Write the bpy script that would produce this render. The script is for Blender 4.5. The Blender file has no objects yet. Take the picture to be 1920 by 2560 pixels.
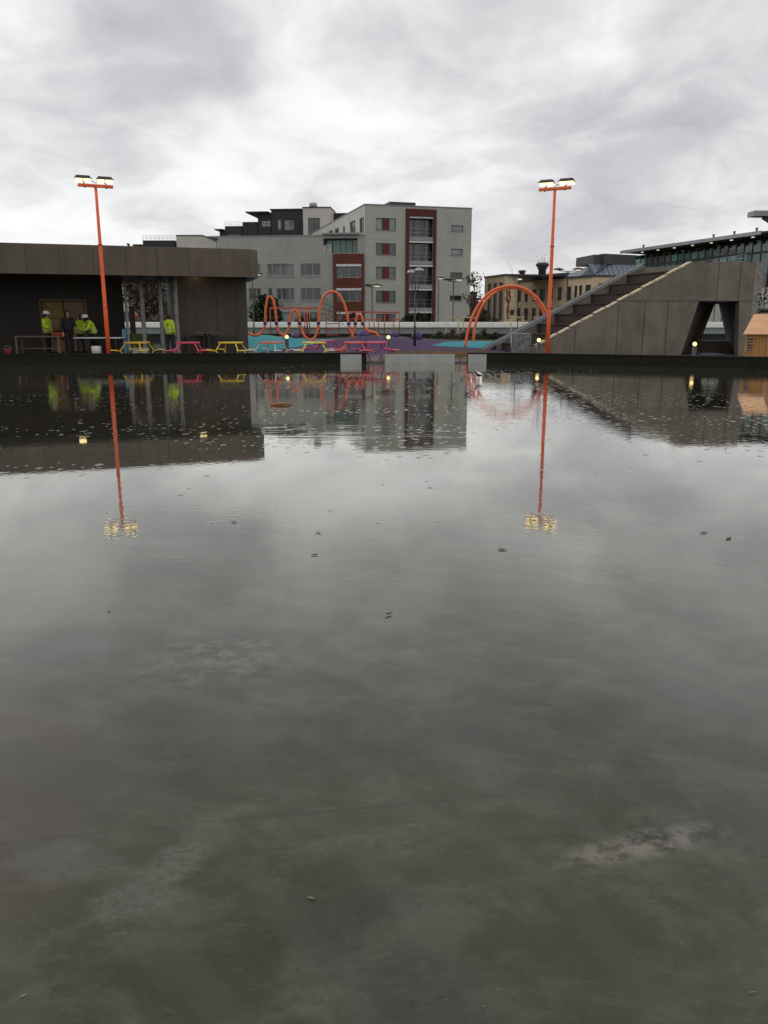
import bpy, bmesh, math, random
from mathutils import Vector, Matrix
R = math.radians
PI = math.pi
rnd = random.Random(7)
S = bpy.context.scene
COL = S.collection

# ------------------------------------------------------------------ camera
FPX, CW, CH = 2000.0, 1920.0, 2560.0
PITCH, HC = R(13.55), 1.75
cam_d = bpy.data.cameras.new("camera")
cam = bpy.data.objects.new("camera", cam_d)
COL.objects.link(cam)
cam.location = (0, 0, HC)
cam.rotation_euler = (R(90) - PITCH, 0, 0)
cam_d.sensor_fit = 'HORIZONTAL'
cam_d.sensor_width = 36.0
cam_d.lens = 36.0 * FPX / CW
cam_d.clip_end = 6000
S.camera = cam
SP, CP = math.sin(PITCH), math.cos(PITCH)


def ray(px, py):
    xc, yc = px - 960.0, 1280.0 - py
    return (xc, FPX * CP + yc * SP, yc * CP - FPX * SP)


def at(px, py, Y):
    """survey helper: the point seen at photo pixel (px,py) standing Y metres down the view axis"""
    r = ray(px, py)
    k = Y / r[1]
    return Vector((r[0] * k, Y, HC + r[2] * k))


# ------------------------------------------------------------------ render / light
S.view_settings.view_transform = 'Standard'
S.view_settings.look = 'None'
S.view_settings.gamma = 1
S.view_settings.exposure = 0
try:
    S.cycles.max_bounces = 8
    S.cycles.caustics_reflective = False
    S.cycles.caustics_refractive = False
    S.cycles.sample_clamp_indirect = 6
except Exception:
    pass


class NT:
    """tiny node-tree helper"""
    def __init__(s, nt):
        s.nt = nt

    def n(s, typ, **kw):
        nd = s.nt.nodes.new(typ)
        ins = kw.pop('ins', {})
        for k, v in kw.items():
            setattr(nd, k, v)
        for k, v in ins.items():
            sk = nd.inputs[k]
            if hasattr(v, 'bl_idname') or isinstance(v, bpy.types.NodeSocket):
                s.nt.links.new(v, sk)
            else:
                sk.default_value = v
        return nd

    def math(s, op, a, b=0.0, c=None, clamp=False):
        nd = s.nt.nodes.new('ShaderNodeMath')
        nd.operation = op
        nd.use_clamp = clamp
        for i, v in enumerate([a, b, c]):
            if v is None:
                continue
            if isinstance(v, bpy.types.NodeSocket):
                s.nt.links.new(v, nd.inputs[i])
            else:
                nd.inputs[i].default_value = v
        return nd.outputs[0]

    def vmath(s, op, a, b=None, scale=None):
        nd = s.nt.nodes.new('ShaderNodeVectorMath')
        nd.operation = op
        for i, v in enumerate([a, b]):
            if v is None:
                continue
            if isinstance(v, bpy.types.NodeSocket):
                s.nt.links.new(v, nd.inputs[i])
            else:
                nd.inputs[i].default_value = v
        if scale is not None:
            if isinstance(scale, bpy.types.NodeSocket):
                s.nt.links.new(scale, nd.inputs['Scale'])
            else:
                nd.inputs['Scale'].default_value = scale
        return nd

    def noise(s, vec, scale, detail=4, rough=.55, dist=0.0, dim='3D'):
        nd = s.nt.nodes.new('ShaderNodeTexNoise')
        nd.noise_dimensions = dim
        s.nt.links.new(vec, nd.inputs['Vector'])
        nd.inputs['Scale'].default_value = scale
        nd.inputs['Detail'].default_value = detail
        nd.inputs['Roughness'].default_value = rough
        nd.inputs['Distortion'].default_value = dist
        return nd

    def ramp(s, fac, stops, interp='LINEAR'):
        nd = s.nt.nodes.new('ShaderNodeValToRGB')
        nd.color_ramp.interpolation = interp
        cr = nd.color_ramp
        while len(cr.elements) < len(stops):
            cr.elements.new(0.5)
        for e, (p, c) in zip(cr.elements, stops):
            e.position = p
            e.color = (c, c, c, 1) if isinstance(c, (int, float)) else (*c, 1)
        s.nt.links.new(fac, nd.inputs['Fac'])
        return nd.outputs['Color']

    def mix(s, fac, a, b, typ='MIX'):
        nd = s.nt.nodes.new('ShaderNodeMix')
        nd.data_type = 'RGBA'
        nd.blend_type = typ
        for sk, v in ((nd.inputs[0], fac), (nd.inputs[6], a), (nd.inputs[7], b)):
            if isinstance(v, bpy.types.NodeSocket):
                s.nt.links.new(v, sk)
            elif isinstance(v, (int, float)):
                sk.default_value = v
            else:
                sk.default_value = (*v, 1)
        return nd.outputs[2]

    def mapr(s, v, a, b, c=0.0, d=1.0):
        nd = s.nt.nodes.new('ShaderNodeMapRange')
        nd.interpolation_type = 'SMOOTHSTEP'
        s.nt.links.new(v, nd.inputs[0])
        for i, x in enumerate((a, b, c, d)):
            nd.inputs[i + 1].default_value = x
        return nd.outputs[0]


SUN_EL, SUN_AZ = R(42), R(-62)      # azimuth from +Y, negative = to the left
w = bpy.data.worlds.new("World")
S.world = w
w.use_nodes = True
wt = w.node_tree
wt.nodes.clear()
T = NT(wt)
sky = T.n('ShaderNodeTexSky', sky_type='NISHITA', sun_disc=False)
sky.sun_elevation = SUN_EL
sky.sun_rotation = SUN_AZ
tc = T.n('ShaderNodeTexCoord')
D = tc.outputs['Generated']
sep = T.n('ShaderNodeSeparateXYZ', ins={0: D})
zz = T.math('MAXIMUM', sep.outputs[2], 0.0)
inv = T.math('DIVIDE', 1.0, T.math('ADD', zz, 0.32))
flat = T.n('ShaderNodeCombineXYZ', ins={0: T.math('MULTIPLY', sep.outputs[0], inv),
                                       1: T.math('MULTIPLY', sep.outputs[1], inv), 2: 0.0})
wn = T.noise(flat.outputs[0], 2.2, 3, .5)
warp = T.vmath('SUBTRACT', wn.outputs['Color'], (.5, .5, .5))
wflat = T.vmath('ADD', flat.outputs[0], T.vmath('SCALE', warp.outputs[0], scale=.40).outputs[0])
n1 = T.noise(wflat.outputs[0], 2.7, 9, .57)
n2 = T.noise(wflat.outputs[0], 0.9, 3, .5)
val = T.math('ADD', T.math('MULTIPLY', T.math('SUBTRACT', n1.outputs[0], .5), 1.30),
             T.math('MULTIPLY', T.math('SUBTRACT', n2.outputs[0], .5), .5))
wdir = T.vmath('NORMALIZE', T.vmath('ADD', D, T.vmath('SCALE', warp.outputs[0], scale=.20).outputs[0]).outputs[0]).outputs[0]


def blob(px, py, k, amp):
    v = Vector(ray(px, py)).normalized()
    d = T.vmath('DOT_PRODUCT', wdir, tuple(v)).outputs['Value']
    e = T.math('EXPONENT', T.math('MULTIPLY', T.math('SUBTRACT', d, 1.0), k))
    return T.math('MULTIPLY', e, amp)


for (px, py, k, a) in [(790, 150, 330, .24), (1000, 285, 200, .18), (480, 350, 170, .18), (1540, 130, 200, .30),
                       (60, 470, 120, .06), (1700, 520, 120, .04), (760, 330, 200, .03), (120, 250, 160, .10),
                       (230, 160, 130, -.13), (980, 120, 160, -.20), (1600, 320, 110, -.20), (1860, 250, 130, -.14),
                       (430, 60, 160, -.08), (690, 240, 240, -.10), (1420, 430, 160, -.12), (420, 200, 200, -.12),
                       (1250, 230, 200, -.06), (300, -500, 20, -.10), (1500, -600, 20, -.12), (900, -300, 40, .08)]:
    val = T.math('ADD', val, blob(px, py, k, a))
val = T.math('ADD', val, T.math('MULTIPLY', T.math('EXPONENT', T.math('MULTIPLY', zz, -7.0)), .11))
cl = T.ramp(T.math('ADD', val, .53), [(0.05, (.45, .45, .475)), (.30, (.60, .595, .62)), (.47, (.76, .755, .765)),
                                     (.62, (.90, .90, .905)), (.80, (1.0, .995, .99))])
cl10 = T.vmath('SCALE', cl, scale=10.4).outputs[0]
skm = T.mix(.965, sky.outputs[0], cl10)
bg = T.n('ShaderNodeBackground', ins={'Color': skm, 'Strength': .1})
T.n('ShaderNodeOutputWorld', ins={'Surface': bg.outputs[0]})

sd = bpy.data.lights.new("sun", 'SUN')
sd.energy = .5
sd.angle = R(20)
sd.color = (1.0, .96, .9)
sun = bpy.data.objects.new("sun", sd)
COL.objects.link(sun)
sun.location = (-40, 20, 60)
sdir = Vector((math.sin(SUN_AZ) * math.cos(SUN_EL), math.cos(SUN_AZ) * math.cos(SUN_EL), math.sin(SUN_EL)))
sun.rotation_euler = sdir.to_track_quat('Z', 'Y').to_euler()


# ------------------------------------------------------------------ materials
def mat(name, col, rough=.6, var=.18, scale=2.0, spec=.35, metal=0.0, streak=0.0, bump=0.0, lines=None, dirt=0.0,
        stretch=(1, 1, 1)):
    m = bpy.data.materials.new(name)
    m.use_nodes = True
    nt = m.node_tree
    nt.nodes.clear()
    T = NT(nt)
    g = T.n('ShaderNodeNewGeometry')
    P = g.outputs['Position']
    if stretch != (1, 1, 1):
        P = T.vmath('MULTIPLY', P, stretch).outputs[0]
    nz = T.noise(P, scale, 6, .6)
    c0 = tuple(max(0, c * (1 - var)) for c in col)
    c1 = tuple(min(1, c * (1 + var)) for c in col)
    c = T.mix(T.mapr(nz.outputs[0], .3, .7), c0, c1)
    if streak > 0:      # rain streaks: noise stretched down the wall
        st = T.noise(T.vmath('MULTIPLY', P, (2.2, 2.2, .16)).outputs[0], 1.3, 5, .6)
        c = T.mix(T.math('MULTIPLY', T.mapr(st.outputs[0], .45, .72), streak), c, tuple(x * .45 for x in col))
        st2 = T.noise(T.vmath('MULTIPLY', P, (6, 6, .3)).outputs[0], 1.0, 3, .6)
        c = T.mix(T.math('MULTIPLY', T.mapr(st2.outputs[0], .55, .75), streak * .6), c, tuple(min(1, x * 1.5) for x in col))
    if dirt > 0:
        dn = T.noise(P, scale * .35, 4, .6)
        c = T.mix(T.math('MULTIPLY', T.mapr(dn.outputs[0], .5, .7), dirt), c, tuple(x * .5 for x in col))
    if lines:           # board / panel joints every lines[0] metres in height, darkness lines[1]
        s2 = T.n('ShaderNodeSeparateXYZ', ins={0: g.outputs['Position']})
        fr = T.math('FRACT', T.math('DIVIDE', s2.outputs[2], lines[0]))
        ln = T.math('LESS_THAN', fr, lines[2] if len(lines) > 2 else .06)
        c = T.mix(T.math('MULTIPLY', ln, lines[1]), c, tuple(x * .35 for x in col))
    rr = T.mapr(nz.outputs[0], .2, .8, max(0.02, rough - .12), min(1, rough + .12))
    kw = {'Base Color': c, 'Roughness': rr, 'Metallic': metal, 'Specular IOR Level': spec}
    b = T.n('ShaderNodeBsdfPrincipled', ins=kw)
    if bump > 0:
        bn = T.noise(P, scale * 8, 5, .6)
        bp = T.n('ShaderNodeBump', ins={'Height': bn.outputs[0], 'Strength': .5, 'Distance': bump})
        nt.links.new(bp.outputs[0], b.inputs['Normal'])
    T.n('ShaderNodeOutputMaterial', ins={'Surface': b.outputs[0]})
    return m


def emis(name, col, strength):
    m = bpy.data.materials.new(name)
    m.use_nodes = True
    nt = m.node_tree
    nt.nodes.clear()
    T = NT(nt)
    g = T.n('ShaderNodeNewGeometry')
    nz = T.noise(g.outputs['Position'], 30, 2)
    c = T.mix(T.mapr(nz.outputs[0], .3, .7), col, tuple(x * .85 for x in col))
    e = T.n('ShaderNodeEmission', ins={'Color': c, 'Strength': strength})
    T.n('ShaderNodeOutputMaterial', ins={'Surface': e.outputs[0]})
    return m


def glassy(name, col, var=.5, scale=.6, rough=.06):
    """window glass over a dark room: dark, glossy, reflects the sky"""
    m = mat(name, col, rough=rough + .12, var=var, scale=scale, spec=.6)
    b = [n for n in m.node_tree.nodes if n.type == 'BSDF_PRINCIPLED'][0]
    b.inputs['Coat Weight'].default_value = .5
    b.inputs['Coat Roughness'].default_value = .03
    return m


M = {}
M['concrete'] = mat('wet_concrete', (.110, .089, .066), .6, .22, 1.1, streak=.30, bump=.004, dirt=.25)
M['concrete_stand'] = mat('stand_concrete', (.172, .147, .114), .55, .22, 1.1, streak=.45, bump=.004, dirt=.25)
M['concrete_in'] = mat('shaded_concrete', (.036, .030, .025), .75, .22, 1.4, streak=.3, bump=.003)  # shade under the pavilion canopy darkened into the concrete colour
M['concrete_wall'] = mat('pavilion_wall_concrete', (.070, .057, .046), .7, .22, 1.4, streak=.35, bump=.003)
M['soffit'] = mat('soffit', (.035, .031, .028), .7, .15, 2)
M['kerb'] = mat('wet_dark_kerb', (.014, .0145, .0095), .6, .3, 3, spec=.12, streak=.3)
M['rim'] = mat('dark_rim', (.016, .011, .009), .6, .35, 5, spec=.15)
M['whitepanel'] = mat('grey_white_panel', (.40, .41, .385), .5, .08, 2, streak=.15)
M['orange'] = mat('orange_paint', (.80, .125, .03), .42, .12, 5, spec=.35, dirt=.12)
M['orange_tube'] = mat('orange_tube_paint', (.82, .155, .05), .38, .10, 4, spec=.4, dirt=.1)
M['redframe'] = mat('red_frame_paint', (.42, .07, .04), .45, .15, 4)
M['purple'] = mat('purple_ball', (.085, .045, .16), .5, .2, 6)
M['black'] = mat('black_metal', (.022, .022, .024), .4, .3, 6)
M['darkgrey'] = mat('dark_grey_metal', (.05, .05, .055), .45, .2, 4)
M['galv'] = mat('galvanised_steel', (.30, .32, .33), .4, .25, 6, metal=.6)
M['galvcol'] = mat('galvanised_column', (.27, .27, .265), .5, .25, 5, metal=.3)
M['lampglow'] = emis('lamp_glow', (1.0, .78, .34), 3.0)
M['globeglow'] = emis('globe_glow', (1.0, .74, .30), 2.4)
M['warmglow'] = emis('street_lamp_glow', (1.0, .86, .52), 1.0)
M['facade'] = mat('grey_facade', (.385, .39, .335), .7, .07, .5, lines=(.85, .35, .035), dirt=.15, streak=.08)
M['facade_wing'] = mat('grey_facade_wing', (.335, .345, .305), .7, .08, .5, lines=(.62, .42, .045), dirt=.15, streak=.08)
M['facade_side'] = mat('lit_side_facade', (.46, .445, .40), .7, .1, .5, lines=(.85, .3, .03), dirt=.2)  # paler copy of the facade, brighter light on this side put into the colour
M['rust'] = mat('rust_red_cladding', (.105, .026, .011), .6, .15, 1.2, streak=.15)
M['rustdark'] = mat('dark_red_cladding', (.078, .014, .012), .6, .12, 1.2)
M['redpanel'] = mat('red_window_panel', (.115, .013, .012), .5, .15, 2)
M['glass'] = glassy('window_glass', (.035, .042, .045))
M['glass_pale'] = glassy('pale_window_glass', (.16, .18, .18))
M['glass_mid'] = glassy('curtained_glass', (.085, .09, .085), .7, 1.5)
M['glass_green'] = glassy('green_glass', (.045, .15, .125))
M['glass_teal'] = glassy('pale_teal_glass', (.20, .42, .36))
M['glass_dark'] = glassy('dark_green_glass', (.010, .022, .022))
M['frame'] = mat('window_frame', (.27, .28, .27), .5, .1, 3)
M['framedark'] = mat('dark_window_frame', (.07, .07, .065), .5, .1, 3)
M['white'] = mat('white_paint', (.62, .63, .60), .5, .06, 2, dirt=.1)
M['whitecap'] = mat('white_wall_cap', (.84, .85, .80), .4, .05, 2)
M['whitewall'] = mat('white_render', (.50, .48, .42), .6, .06, 1.2, dirt=.1)
M['blackclad'] = mat('black_cladding', (.028, .028, .030), .6, .2, 1.5, lines=(.3, .4, .08))
M['glaspanel'] = mat('grey_blue_panel', (.24, .265, .265), .35, .1, 1.5, spec=.5, streak=.12)
M['shaded_plinth'] = mat('shadow_gap_black', (.015, .016, .015), .6, .2, 3)  # near black: shade of the gap below the parapet, put into the colour
M['beige'] = mat('buff_brick', (.60, .47, .30), .75, .12, 1.5, lines=(.3, .16, .12), dirt=.15)
M['slate'] = mat('dark_slate_roof', (.05, .05, .055), .5, .2, 2)
M['zinc'] = mat('blue_grey_zinc_roof', (.165, .182, .212), .4, .12, 2.5, spec=.4)
M['zincrib'] = mat('zinc_seam', (.10, .12, .16), .4, .12, 2.5)
M['brick'] = mat('red_brick', (.10, .045, .035), .7, .2, 2)
M['wood'] = mat('playhouse_wood', (.42, .19, .055), .55, .22, 3, stretch=(6, 6, .6))
M['roofwood'] = mat('playhouse_roof_board', (.60, .345, .185), .6, .12, 3)
M['bench'] = mat('pale_timber', (.52, .42, .25), .6, .2, 4)
M['seatwood'] = mat('dark_red_seating', (.036, .020, .017), .6, .3, 3)
M['tread'] = mat('seat_tread', (.024, .014, .012), .6, .3, 3)
M['coping'] = mat('pale_timber_edge', (.56, .47, .31), .6, .22, 5)
M['steelrail'] = mat('steel_rail', (.19, .20, .205), .45, .15, 5, metal=.2)
M['letters'] = mat('red_letters', (.20, .025, .02), .5, .1, 4)
M['hivis'] = mat('hi_vis_fabric', (.42, .58, .03), .7, .15, 10)
M['reflect'] = mat('reflective_tape', (.55, .57, .50), .4, .08, 10)
M['navy'] = mat('navy_fabric', (.012, .015, .028), .8, .25, 10)
M['blackcloth'] = mat('black_fabric', (.010, .009, .011), .85, .25, 10)
M['skin'] = mat('skin', (.36, .20, .14), .55, .12, 12)
M['helmet'] = mat('white_helmet', (.75, .74, .70), .35, .05, 10)
M['cap'] = mat('dark_red_cap', (.12, .02, .02), .7, .1, 10)
M['hair'] = mat('dark_hair', (.02, .013, .01), .7, .2, 20)
M['boot'] = mat('black_boot', (.012, .011, .011), .5, .2, 10)
M['plywood'] = mat('ochre_plywood', (.24, .16, .05), .6, .22, 2)
M['plywood2'] = mat('brown_plywood', (.20, .125, .075), .6, .22, 2)
M['darkwood'] = mat('dark_timber', (.05, .026, .018), .6, .3, 4)
M['darkwood2'] = mat('brown_timber', (.14, .085, .05), .6, .3, 4)
M['paper'] = mat('white_wrap', (.66, .65, .60), .6, .1, 6)
M['bluebox'] = mat('blue_plastic', (.07, .22, .32), .5, .15, 5)
M['pinkplastic'] = mat('pink_plastic', (.55, .10, .12), .5, .15, 5)
M['greenplastic'] = mat('green_plastic', (.06, .12, .02), .5, .15, 5)
M['orangeplastic'] = mat('orange_plastic', (.5, .10, .02), .5, .15, 5)
M['bark'] = mat('bark', (.045, .036, .03), .8, .3, 8)
M['leaf_dark'] = mat('dark_leaves', (.012, .020, .008), .6, .5, 2.5)
M['leaf_green'] = mat('olive_leaves', (.045, .055, .022), .6, .45, 2.5)
M['leaf_brown'] = mat('brown_leaves', (.075, .050, .032), .7, .45, 2.5)
M['leaf_red'] = mat('dark_red_leaves', (.06, .030, .028), .7, .45, 2.5)
M['grass_dry'] = mat('dry_grass', (.21, .165, .085), .8, .4, 3)
M['grass'] = mat('lawn', (.035, .055, .012), .85, .4, 2)
M['soil'] = mat('dark_soil', (.03, .025, .02), .8, .3, 3)
for nm, c in dict(yellow=(.80, .60, .06), amber=(.80, .44, .06), pink=(.68, .10, .16), redorange=(.72, .12, .06),
                  magenta=(.42, .045, .17), grey=(.55, .55, .52), darkframe=(.10, .10, .11)).items():
    M['t_' + nm] = mat('table_' + nm + '_paint', c, .4, .08, 5, dirt=.1)
M['asphalt'] = mat('asphalt', (.05, .05, .05), .6, .2, 1.0)
M['feather'] = mat('white_feather', (.80, .79, .77), .6, .05, 20)
M['deadleaf'] = mat('dead_leaf', (.055, .04, .03), .6, .3, 40)
M['paleleaf'] = mat('pale_dead_leaf', (.20, .19, .15), .6, .25, 40)
M['stick'] = mat('orange_brown_stick', (.32, .12, .05), .6, .2, 20)


# ------------------------------------------------------------------ mesh helper
def off(o):
    v = Vector((0, 0, 0))
    while o is not None:
        v += o.location
        o = o.parent
    return v


class MB:
    def __init__(s):
        s.v, s.f, s.sm = [], [], []

    def quad(s, *p):
        i = len(s.v)
        s.v += [Vector(q) for q in p]
        s.f.append(tuple(range(i, i + len(p))))
        s.sm.append(False)
        return s

    def box(s, c, size, ax=None, ang=0.0, tilt=None):
        """box centred at c; rotated ang about z"""
        hx, hy, hz = size[0] / 2, size[1] / 2, size[2] / 2
        m = Matrix.Rotation(ang, 3, 'Z')
        if tilt is not None:
            m = m @ Matrix.Rotation(tilt, 3, 'X')
        i = len(s.v)
        for x, y, z in ((-1, -1, -1), (1, -1, -1), (1, 1, -1), (-1, 1, -1), (-1, -1, 1), (1, -1, 1), (1, 1, 1), (-1, 1, 1)):
            s.v.append(Vector(c) + m @ Vector((x * hx, y * hy, z * hz)))
        for f in ((0, 3, 2, 1), (4, 5, 6, 7), (0, 1, 5, 4), (1, 2, 6, 5), (2, 3, 7, 6), (3, 0, 4, 7)):
            s.f.append(tuple(i + k for k in f))
            s.sm.append(False)
        return s

    def hexa(s, p):
        """8 corners: bottom 4, top 4"""
        i = len(s.v)
        s.v += [Vector(q) for q in p]
        for f in ((0, 3, 2, 1), (4, 5, 6, 7), (0, 1, 5, 4), (1, 2, 6, 5), (2, 3, 7, 6), (3, 0, 4, 7)):
            s.f.append(tuple(i + k for k in f))
            s.sm.append(False)
        return s

    def bar(s, a, b, wdt, hgt=None):
        """square bar from a to b"""
        a, b = Vector(a), Vector(b)
        hgt = hgt or wdt
        d = (b - a).normalized()
        up = Vector((0, 0, 1)) if abs(d.z) < .95 else Vector((0, 1, 0))
        x = d.cross(up).normalized() * (wdt / 2)
        y = x.cross(d).normalized() * (hgt / 2)
        return s.hexa([a - x - y, a + x - y, b + x - y, b - x - y, a - x + y, a + x + y, b + x + y, b - x + y])

    def prism(s, poly, z0, z1, top=True, bottom=True):
        n = len(poly)
        i = len(s.v)
        s.v += [Vector((p[0], p[1], z0)) for p in poly] + [Vector((p[0], p[1], z1)) for p in poly]
        for k in range(n):
            j = (k + 1) % n
            s.f.append((i + k, i + j, i + n + j, i + n + k))
            s.sm.append(False)
        if top:
            s.f.append(tuple(i + n + k for k in range(n)))
            s.sm.append(False)
        if bottom:
            s.f.append(tuple(i + k for k in reversed(range(n))))
            s.sm.append(False)
        return s

    def tube(s, pts, r, seg=10, cap=True):
        pts = [Vector(p) for p in pts]
        n = len(pts)
        rr = r if isinstance(r, (list, tuple)) else [r] * n
        base = len(s.v)
        t0 = (pts[1] - pts[0]).normalized()
        up = Vector((0, 0, 1)) if abs(t0.z) < .9 else Vector((0, 1, 0))
        nx = t0.cross(up).normalized()
        for k in range(n):
            t = (pts[min(k + 1, n - 1)] - pts[max(k - 1, 0)]).normalized()
            nx = (nx - t * nx.dot(t))
            if nx.length < 1e-6:
                nx = t.orthogonal()
            nx.normalize()
            ny = t.cross(nx)
            for q in range(seg):
                a = 2 * PI * q / seg
                s.v.append(pts[k] + (nx * math.cos(a) + ny * math.sin(a)) * rr[k])
        for k in range(n - 1):
            for q in range(seg):
                q2 = (q + 1) % seg
                s.f.append((base + k * seg + q, base + k * seg + q2, base + (k + 1) * seg + q2, base + (k + 1) * seg + q))
                s.sm.append(True)
        if cap:
            s.f.append(tuple(base + q for q in reversed(range(seg))))
            s.sm.append(False)
            s.f.append(tuple(base + (n - 1) * seg + q for q in range(seg)))
            s.sm.append(False)
        return s

    def lathe(s, c, prof, seg=16, sx=1.0, sy=1.0):
        """prof: list of (radius, z)"""
        base = len(s.v)
        for (r, z) in prof:
            for q in range(seg):
                a = 2 * PI * q / seg
                s.v.append(Vector(c) + Vector((r * sx * math.cos(a), r * sy * math.sin(a), z)))
        for k in range(len(prof) - 1):
            for q in range(seg):
                q2 = (q + 1) % seg
                s.f.append((base + k * seg + q, base + k * seg + q2, base + (k + 1) * seg + q2, base + (k + 1) * seg + q))
                s.sm.append(True)
        s.f.append(tuple(base + q for q in reversed(range(seg))))
        s.sm.append(False)
        s.f.append(tuple(base + (len(prof) - 1) * seg + q for q in range(seg)))
        s.sm.append(False)
        return s

    def ball(s, c, r, seg=16, rings=10, sz=1.0):
        return s.lathe(c, [(max(1e-3, r * math.sin(PI * k / rings)), -r * sz * math.cos(PI * k / rings)) for k in range(rings + 1)], seg)

    def build(s, name, m, parent=None, bevel=0.0, loc=None):
        me = bpy.data.meshes.new(name)
        o = bpy.data.objects.new(name, me)
        COL.objects.link(o)
        sh = Vector((0, 0, 0))
        if parent is not None:
            o.parent = parent
            sh = off(parent)
        elif loc is not None:
            sh = Vector(loc)
            o.location = sh
        me.from_pydata([tuple(p - sh) for p in s.v], [], s.f)
        me.polygons.foreach_set('use_smooth', s.sm)
        if m is not None:
            me.materials.append(m)
        me.validate()
        me.update()
        bm = bmesh.new()
        bm.from_mesh(me)
        bmesh.ops.recalc_face_normals(bm, faces=bm.faces)
        if bevel > 0:
            es = [e for e in bm.edges if len(e.link_faces) == 2 and e.calc_face_angle(0) > .6]
            bmesh.ops.bevel(bm, geom=es, offset=bevel, segments=2, affect='EDGES', clamp_overlap=True)
        bm.to_mesh(me)
        bm.free()
        return o


def tag(o, label=None, cat=None, group=None, kind=None):
    if label:
        o['label'] = label
    if cat:
        o['category'] = cat
    if group:
        o['group'] = group
    if kind:
        o['kind'] = kind
    return o


def empty(name, loc, label=None, cat=None, group=None):
    o = bpy.data.objects.new(name, None)
    COL.objects.link(o)
    o.location = loc
    o.empty_display_size = .3
    return tag(o, label, cat, group)


def dup(root, loc, rotz=0.0, label=None, group=None, scale=None):
    kids = {}
    r = root.copy()
    COL.objects.link(r)
    r.location = loc
    r.rotation_euler = (0, 0, rotz)
    if scale:
        r.scale = (scale, scale, scale)
    if label:
        r['label'] = label
    if group:
        r['group'] = group

    def rec(src, dst):
        for ch in list(src.children):
            c = ch.copy()
            COL.objects.link(c)
            c.parent = dst
            rec(ch, c)
    rec(root, r)
    return r


class Facade:
    """vertical plane through (x,y) running along angle ang; u to the right seen from outside, d into the building"""
    def __init__(s, x, y, ang):
        s.o = Vector((x, y, 0))
        s.a = ang
        s.u = Vector((math.cos(ang), math.sin(ang), 0))
        s.n = Vector((-math.sin(ang), math.cos(ang), 0))

    def pt(s, u, z, d=0.0):
        return s.o + s.u * u + s.n * d + Vector((0, 0, z))

    def px(s, px, py, d=0.0):
        r = Vector(ray(px, py))
        o = Vector((0, 0, HC))
        k = (s.o + s.n * d - o).dot(s.n) / r.dot(s.n)
        p = o + r * k
        return (p - s.o).dot(s.u), p.z

    def box(s, mb, u0, u1, z0, z1, d0, d1):
        mb.hexa([s.pt(u0, z0, d0), s.pt(u1, z0, d0), s.pt(u1, z0, d1), s.pt(u0, z0, d1),
                 s.pt(u0, z1, d0), s.pt(u1, z1, d0), s.pt(u1, z1, d1), s.pt(u0, z1, d1)])
        return mb

    def wall(s, mb, u0, u1, z0, z1, holes, depth=.25, d=0.0):
        us = sorted({u0, u1, *[min(max(h[0], u0), u1) for h in holes], *[min(max(h[1], u0), u1) for h in holes]})
        zs = sorted({z0, z1, *[min(max(h[2], z0), z1) for h in holes], *[min(max(h[3], z0), z1) for h in holes]})
        for a, b in zip(us[:-1], us[1:]):
            for e, f in zip(zs[:-1], zs[1:]):
                cu, cz = (a + b) / 2, (e + f) / 2
                if any(h[0] < cu < h[1] and h[2] < cz < h[3] for h in holes):
                    continue
                mb.quad(s.pt(a, e, d), s.pt(b, e, d), s.pt(b, f, d), s.pt(a, f, d))
        for h in holes:
            a, b, e, f = h[:4]
            D = d + depth
            mb.quad(s.pt(a, e, d), s.pt(a, f, d), s.pt(a, f, D), s.pt(a, e, D))
            mb.quad(s.pt(b, f, d), s.pt(b, e, d), s.pt(b, e, D), s.pt(b, f, D))
            mb.quad(s.pt(a, e, d), s.pt(a, e, D), s.pt(b, e, D), s.pt(b, e, d))
            mb.quad(s.pt(a, f, d), s.pt(b, f, d), s.pt(b, f, D), s.pt(a, f, D))
        return mb

    def window(s, parent, h, mullions=(), gm='glass', fm='frame', d=0.0, depth=.2, fw=.07, red=None, sill=True, zbar=None):
        """frame ring + mullions (part), pane (sub-part), optional red panel and sill"""
        a, b, e, f = h[:4]
        mb = MB()
        d0, d1 = d + depth - .08, d + depth
        s.box(mb, a, a + fw, e, f, d0, d1)
        s.box(mb, b - fw, b, e, f, d0, d1)
        s.box(mb, a + fw, b - fw, e, e + fw, d0, d1)
        s.box(mb, a + fw, b - fw, f - fw, f, d0, d1)
        for m_ in mullions:
            s.box(mb, m_ - fw / 2, m_ + fw / 2, e + fw, f - fw, d0 + .002, d1)
        if zbar:
            for z_ in zbar:
                s.box(mb, a + fw, b - fw, z_ - fw / 2, z_ + fw / 2, d0 + .004, d1)
        fo = mb.build('window', M[fm], parent)
        p = MB()
        s.box(p, a + .01, b - .01, e + .01, f - .01, d1 - .03, d1 + .03)
        p.build('pane', M[gm], fo)
        if red:
            q = MB()
            s.box(q, red[0], red[1], e + .02, f - .02, d1 - .13, d1 - .05)
            q.build('panel', M['redpanel'], fo)
        if sill:
            q = MB()
            s.box(q, a - .05, b + .05, e - .09, e - .01, d - .07, d + .05)
            q.build('sill', M['frame'], fo)
        return fo


# ------------------------------------------------------------------ setting: ground, deck, water
g = MB()
g.quad((-2500, -400, -.6), (2500, -400, -.6), (2500, 3000, -.6), (-2500, 3000, -.6))
tag(g.build('ground', M['asphalt']), kind='structure')

KL0, KL1 = Vector((-40, 29.7, 0)), Vector((-.72, 33.3, 0))
KR0, KR1, KR2 = Vector((3.42, 33.3, 0)), Vector((4.9, 33.25, 0)), Vector((13.95, 29.35, 0))
KR3 = KR2 + (KR2 - KR1).normalized() * 30
ew = [KL0, KL1, KR0, KR1, KR2, KR3]

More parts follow.
